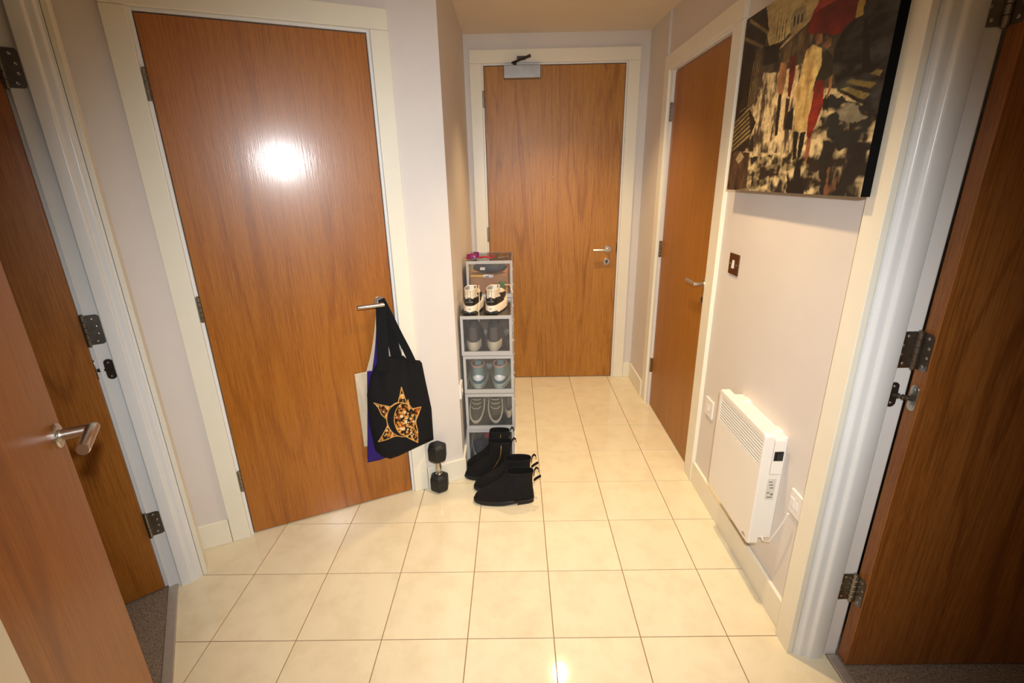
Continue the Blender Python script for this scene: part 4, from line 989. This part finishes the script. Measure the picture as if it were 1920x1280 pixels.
for k, (a, m_) in enumerate(((10, 'brass'), (-25, 'steel'), (55, 'brass'), (160, 'steel'))):
    q = MB(); q.lathe([(0, 0), (.011, 0), (.011, .002), (0, .002)], (.018, 0, 0), (0, 0, 1), 12).box(.026, .052, -.0035, .0035, 0, .002).box(.036, .040, -.006, -.003, 0, .002).box(.044, .048, -.006, -.003, 0, .002)
    o = q.build('key', M[m_], ky); o.rotation_euler = (R(12*k-8), R(-8), R(a)); o.location = (0, 0, .004+.003*k)
q = [(.012*math.cos(2*PI*k/16), .012*math.sin(2*PI*k/16), .008) for k in range(17)]
MB().tube(q, .0012, 6).build('key_ring', M['steel'], ky)

# ------------------------------------------------------------------ black boots
def boot_form(L, H, W=.092, shaft=.115, vamp=1.):
    return Form([(0, 0, L, W), (.022, 0, L, W), (.036, -.002, L*.99, W), (.050, -.001, L*.955, W*.97), (.062, .000, L*.90, W*.93), (.074, .002, L*.83, W*.89), (.088, .003, L*.74, W*.86), (.104, .004, L*.65, W*.84), (.125, .005, L*.55, W*.84), (.15, .004, L*.475, W*.86), (H, -.002, L*.44, W*.90)], L, .75)
def boot(loc, rz, label, group, L, H, kind, W=.092):
    e = empty('ankle_boot', label=label, cat='boot', group=group); place(e, loc, rz)
    F = boot_form(L, H, W)
    # thin sole that lifts at the arch, stacked heel
    so = MB(); prof = lambda y: .004+.016*math.exp(-((y-.36*L)/(.10*L))**2)*0+(.013 if y < .30*L else .013-.012*min(1, max(0, (y-.30*L)/(.16*L))))+(.006*max(0, (y-.86*L)/(.14*L)))
    r0 = [(x, y, prof(y)) for x, y, _ in F.ring(.02, 36, .003)]; r1 = [(x, y, prof(y)+.010) for x, y, _ in F.ring(.02, 36, .004)]
    so.rings([r0, r1, F.ring(.026, 36, 0)]); so.build('sole', M['boot_sole'], e, smooth=True)
    hl = MB(); hp = [p for p in [F.pt(.02, a, .002) for a in np.linspace(-1.15, 1.15, 15)]]
    hp = [(x, min(y, .27*L)) for x, y, _ in hp]
    hl.prism(hp, 0, .017); hl.build('heel', M['boot_sole'], e, bevel=.0015)
    zs = [.018, .026, .036, .050, .062, .074, .088, .104, .125, .15, .5*(.15+H), H]; zs = [z for z in zs if z <= H]
    up = MB(); up.rings([[(x, y, max(z, prof(y)+.006)) for x, y, z in F.ring(zs[0], 36)]]+[F.ring(z, 36) for z in zs[1:]]+[[(x, y, H+.003) for x, y, _ in F.ring(H, 36, -.002)], F.ring(H-.002, 36, -.0045)], True, False)
    up.build('upper', M['suede'], e, smooth=True)
    inn = MB(); inn.rings([F.ring(H-.001, 36, -.004), [(x, y, H-.04) for x, y, _ in F.ring(H, 36, -.007)], [(x, y, .06) for x, y, _ in F.ring(.15, 36, -.008)]], False, True); inn.build('lining', M['suede_in'], e, smooth=True)
    # pull tab at the back
    tb_ = [(0, -.002, H-.03), (0, -.006, H+.004), (0, -.014, H+.016), (0, -.024, H+.010), (0, -.026, H-.006)]
    MB().ribbon(tb_, (1, 0, 0), .016, .003).build('pull_tab', M['elastic'], e)
    if kind == 'chelsea':
        for sg in (-1, 1): F.patch(0, 0, sg*1.0, sg*1.9, .0022, 10, 8, lambda a: (.085+.03*abs(abs(a)-1.45), H-.012)).build('elastic_gusset', M['elastic'], e, smooth=True)
        MB().ribbon([(0, -.003, H-.055), (0, -.014, H-.044), (0, -.036, H-.030)], (1, 0, 0), .014, .006).build('heel_loop', M['elastic'], e)
    else:
        sd = -1
        F.patch(0, 0, sd*1.42, sd*1.50, .002, 3, 12, lambda a: (.05, H-.012)).build('zip', M['brass'], e, smooth=True)
        p0 = F.pt(H-.022, 1.46, .006)
        MB().tube([p0, (p0[0]+.003, p0[1], p0[2]-.012), (p0[0]+.003, p0[1], p0[2]-.03)], [.004, .003, .002], 8).lathe([(0, -.005), (.006, 0), (0, .005)], p0, (0, 0, 1), 10).box(p0[0]-.001, p0[0]+.004, p0[1]-.010, p0[1]+.010, p0[2]-.032, p0[2]-.028).build('zip_pull', M['brass'], e)
    return e
boot((.258, .752, 0), R(90), 'black suede ankle boot nearest the viewer, profile showing', 'chelsea boots', .292, .172, 'chelsea')
boot((.250, .857, 0), R(91), 'black suede ankle boot just behind the nearest boot', 'chelsea boots', .292, .178, 'chelsea')
boot((.150, .947, 0), R(88), 'black zipped ankle boot with gold zip pull', 'zipped boots', .250, .222, 'zip', .078)
boot((.140, 1.037, 0), R(90), 'black zipped ankle boot directly before the bottom shoe box', 'zipped boots', .240, .235, 'zip', .076)
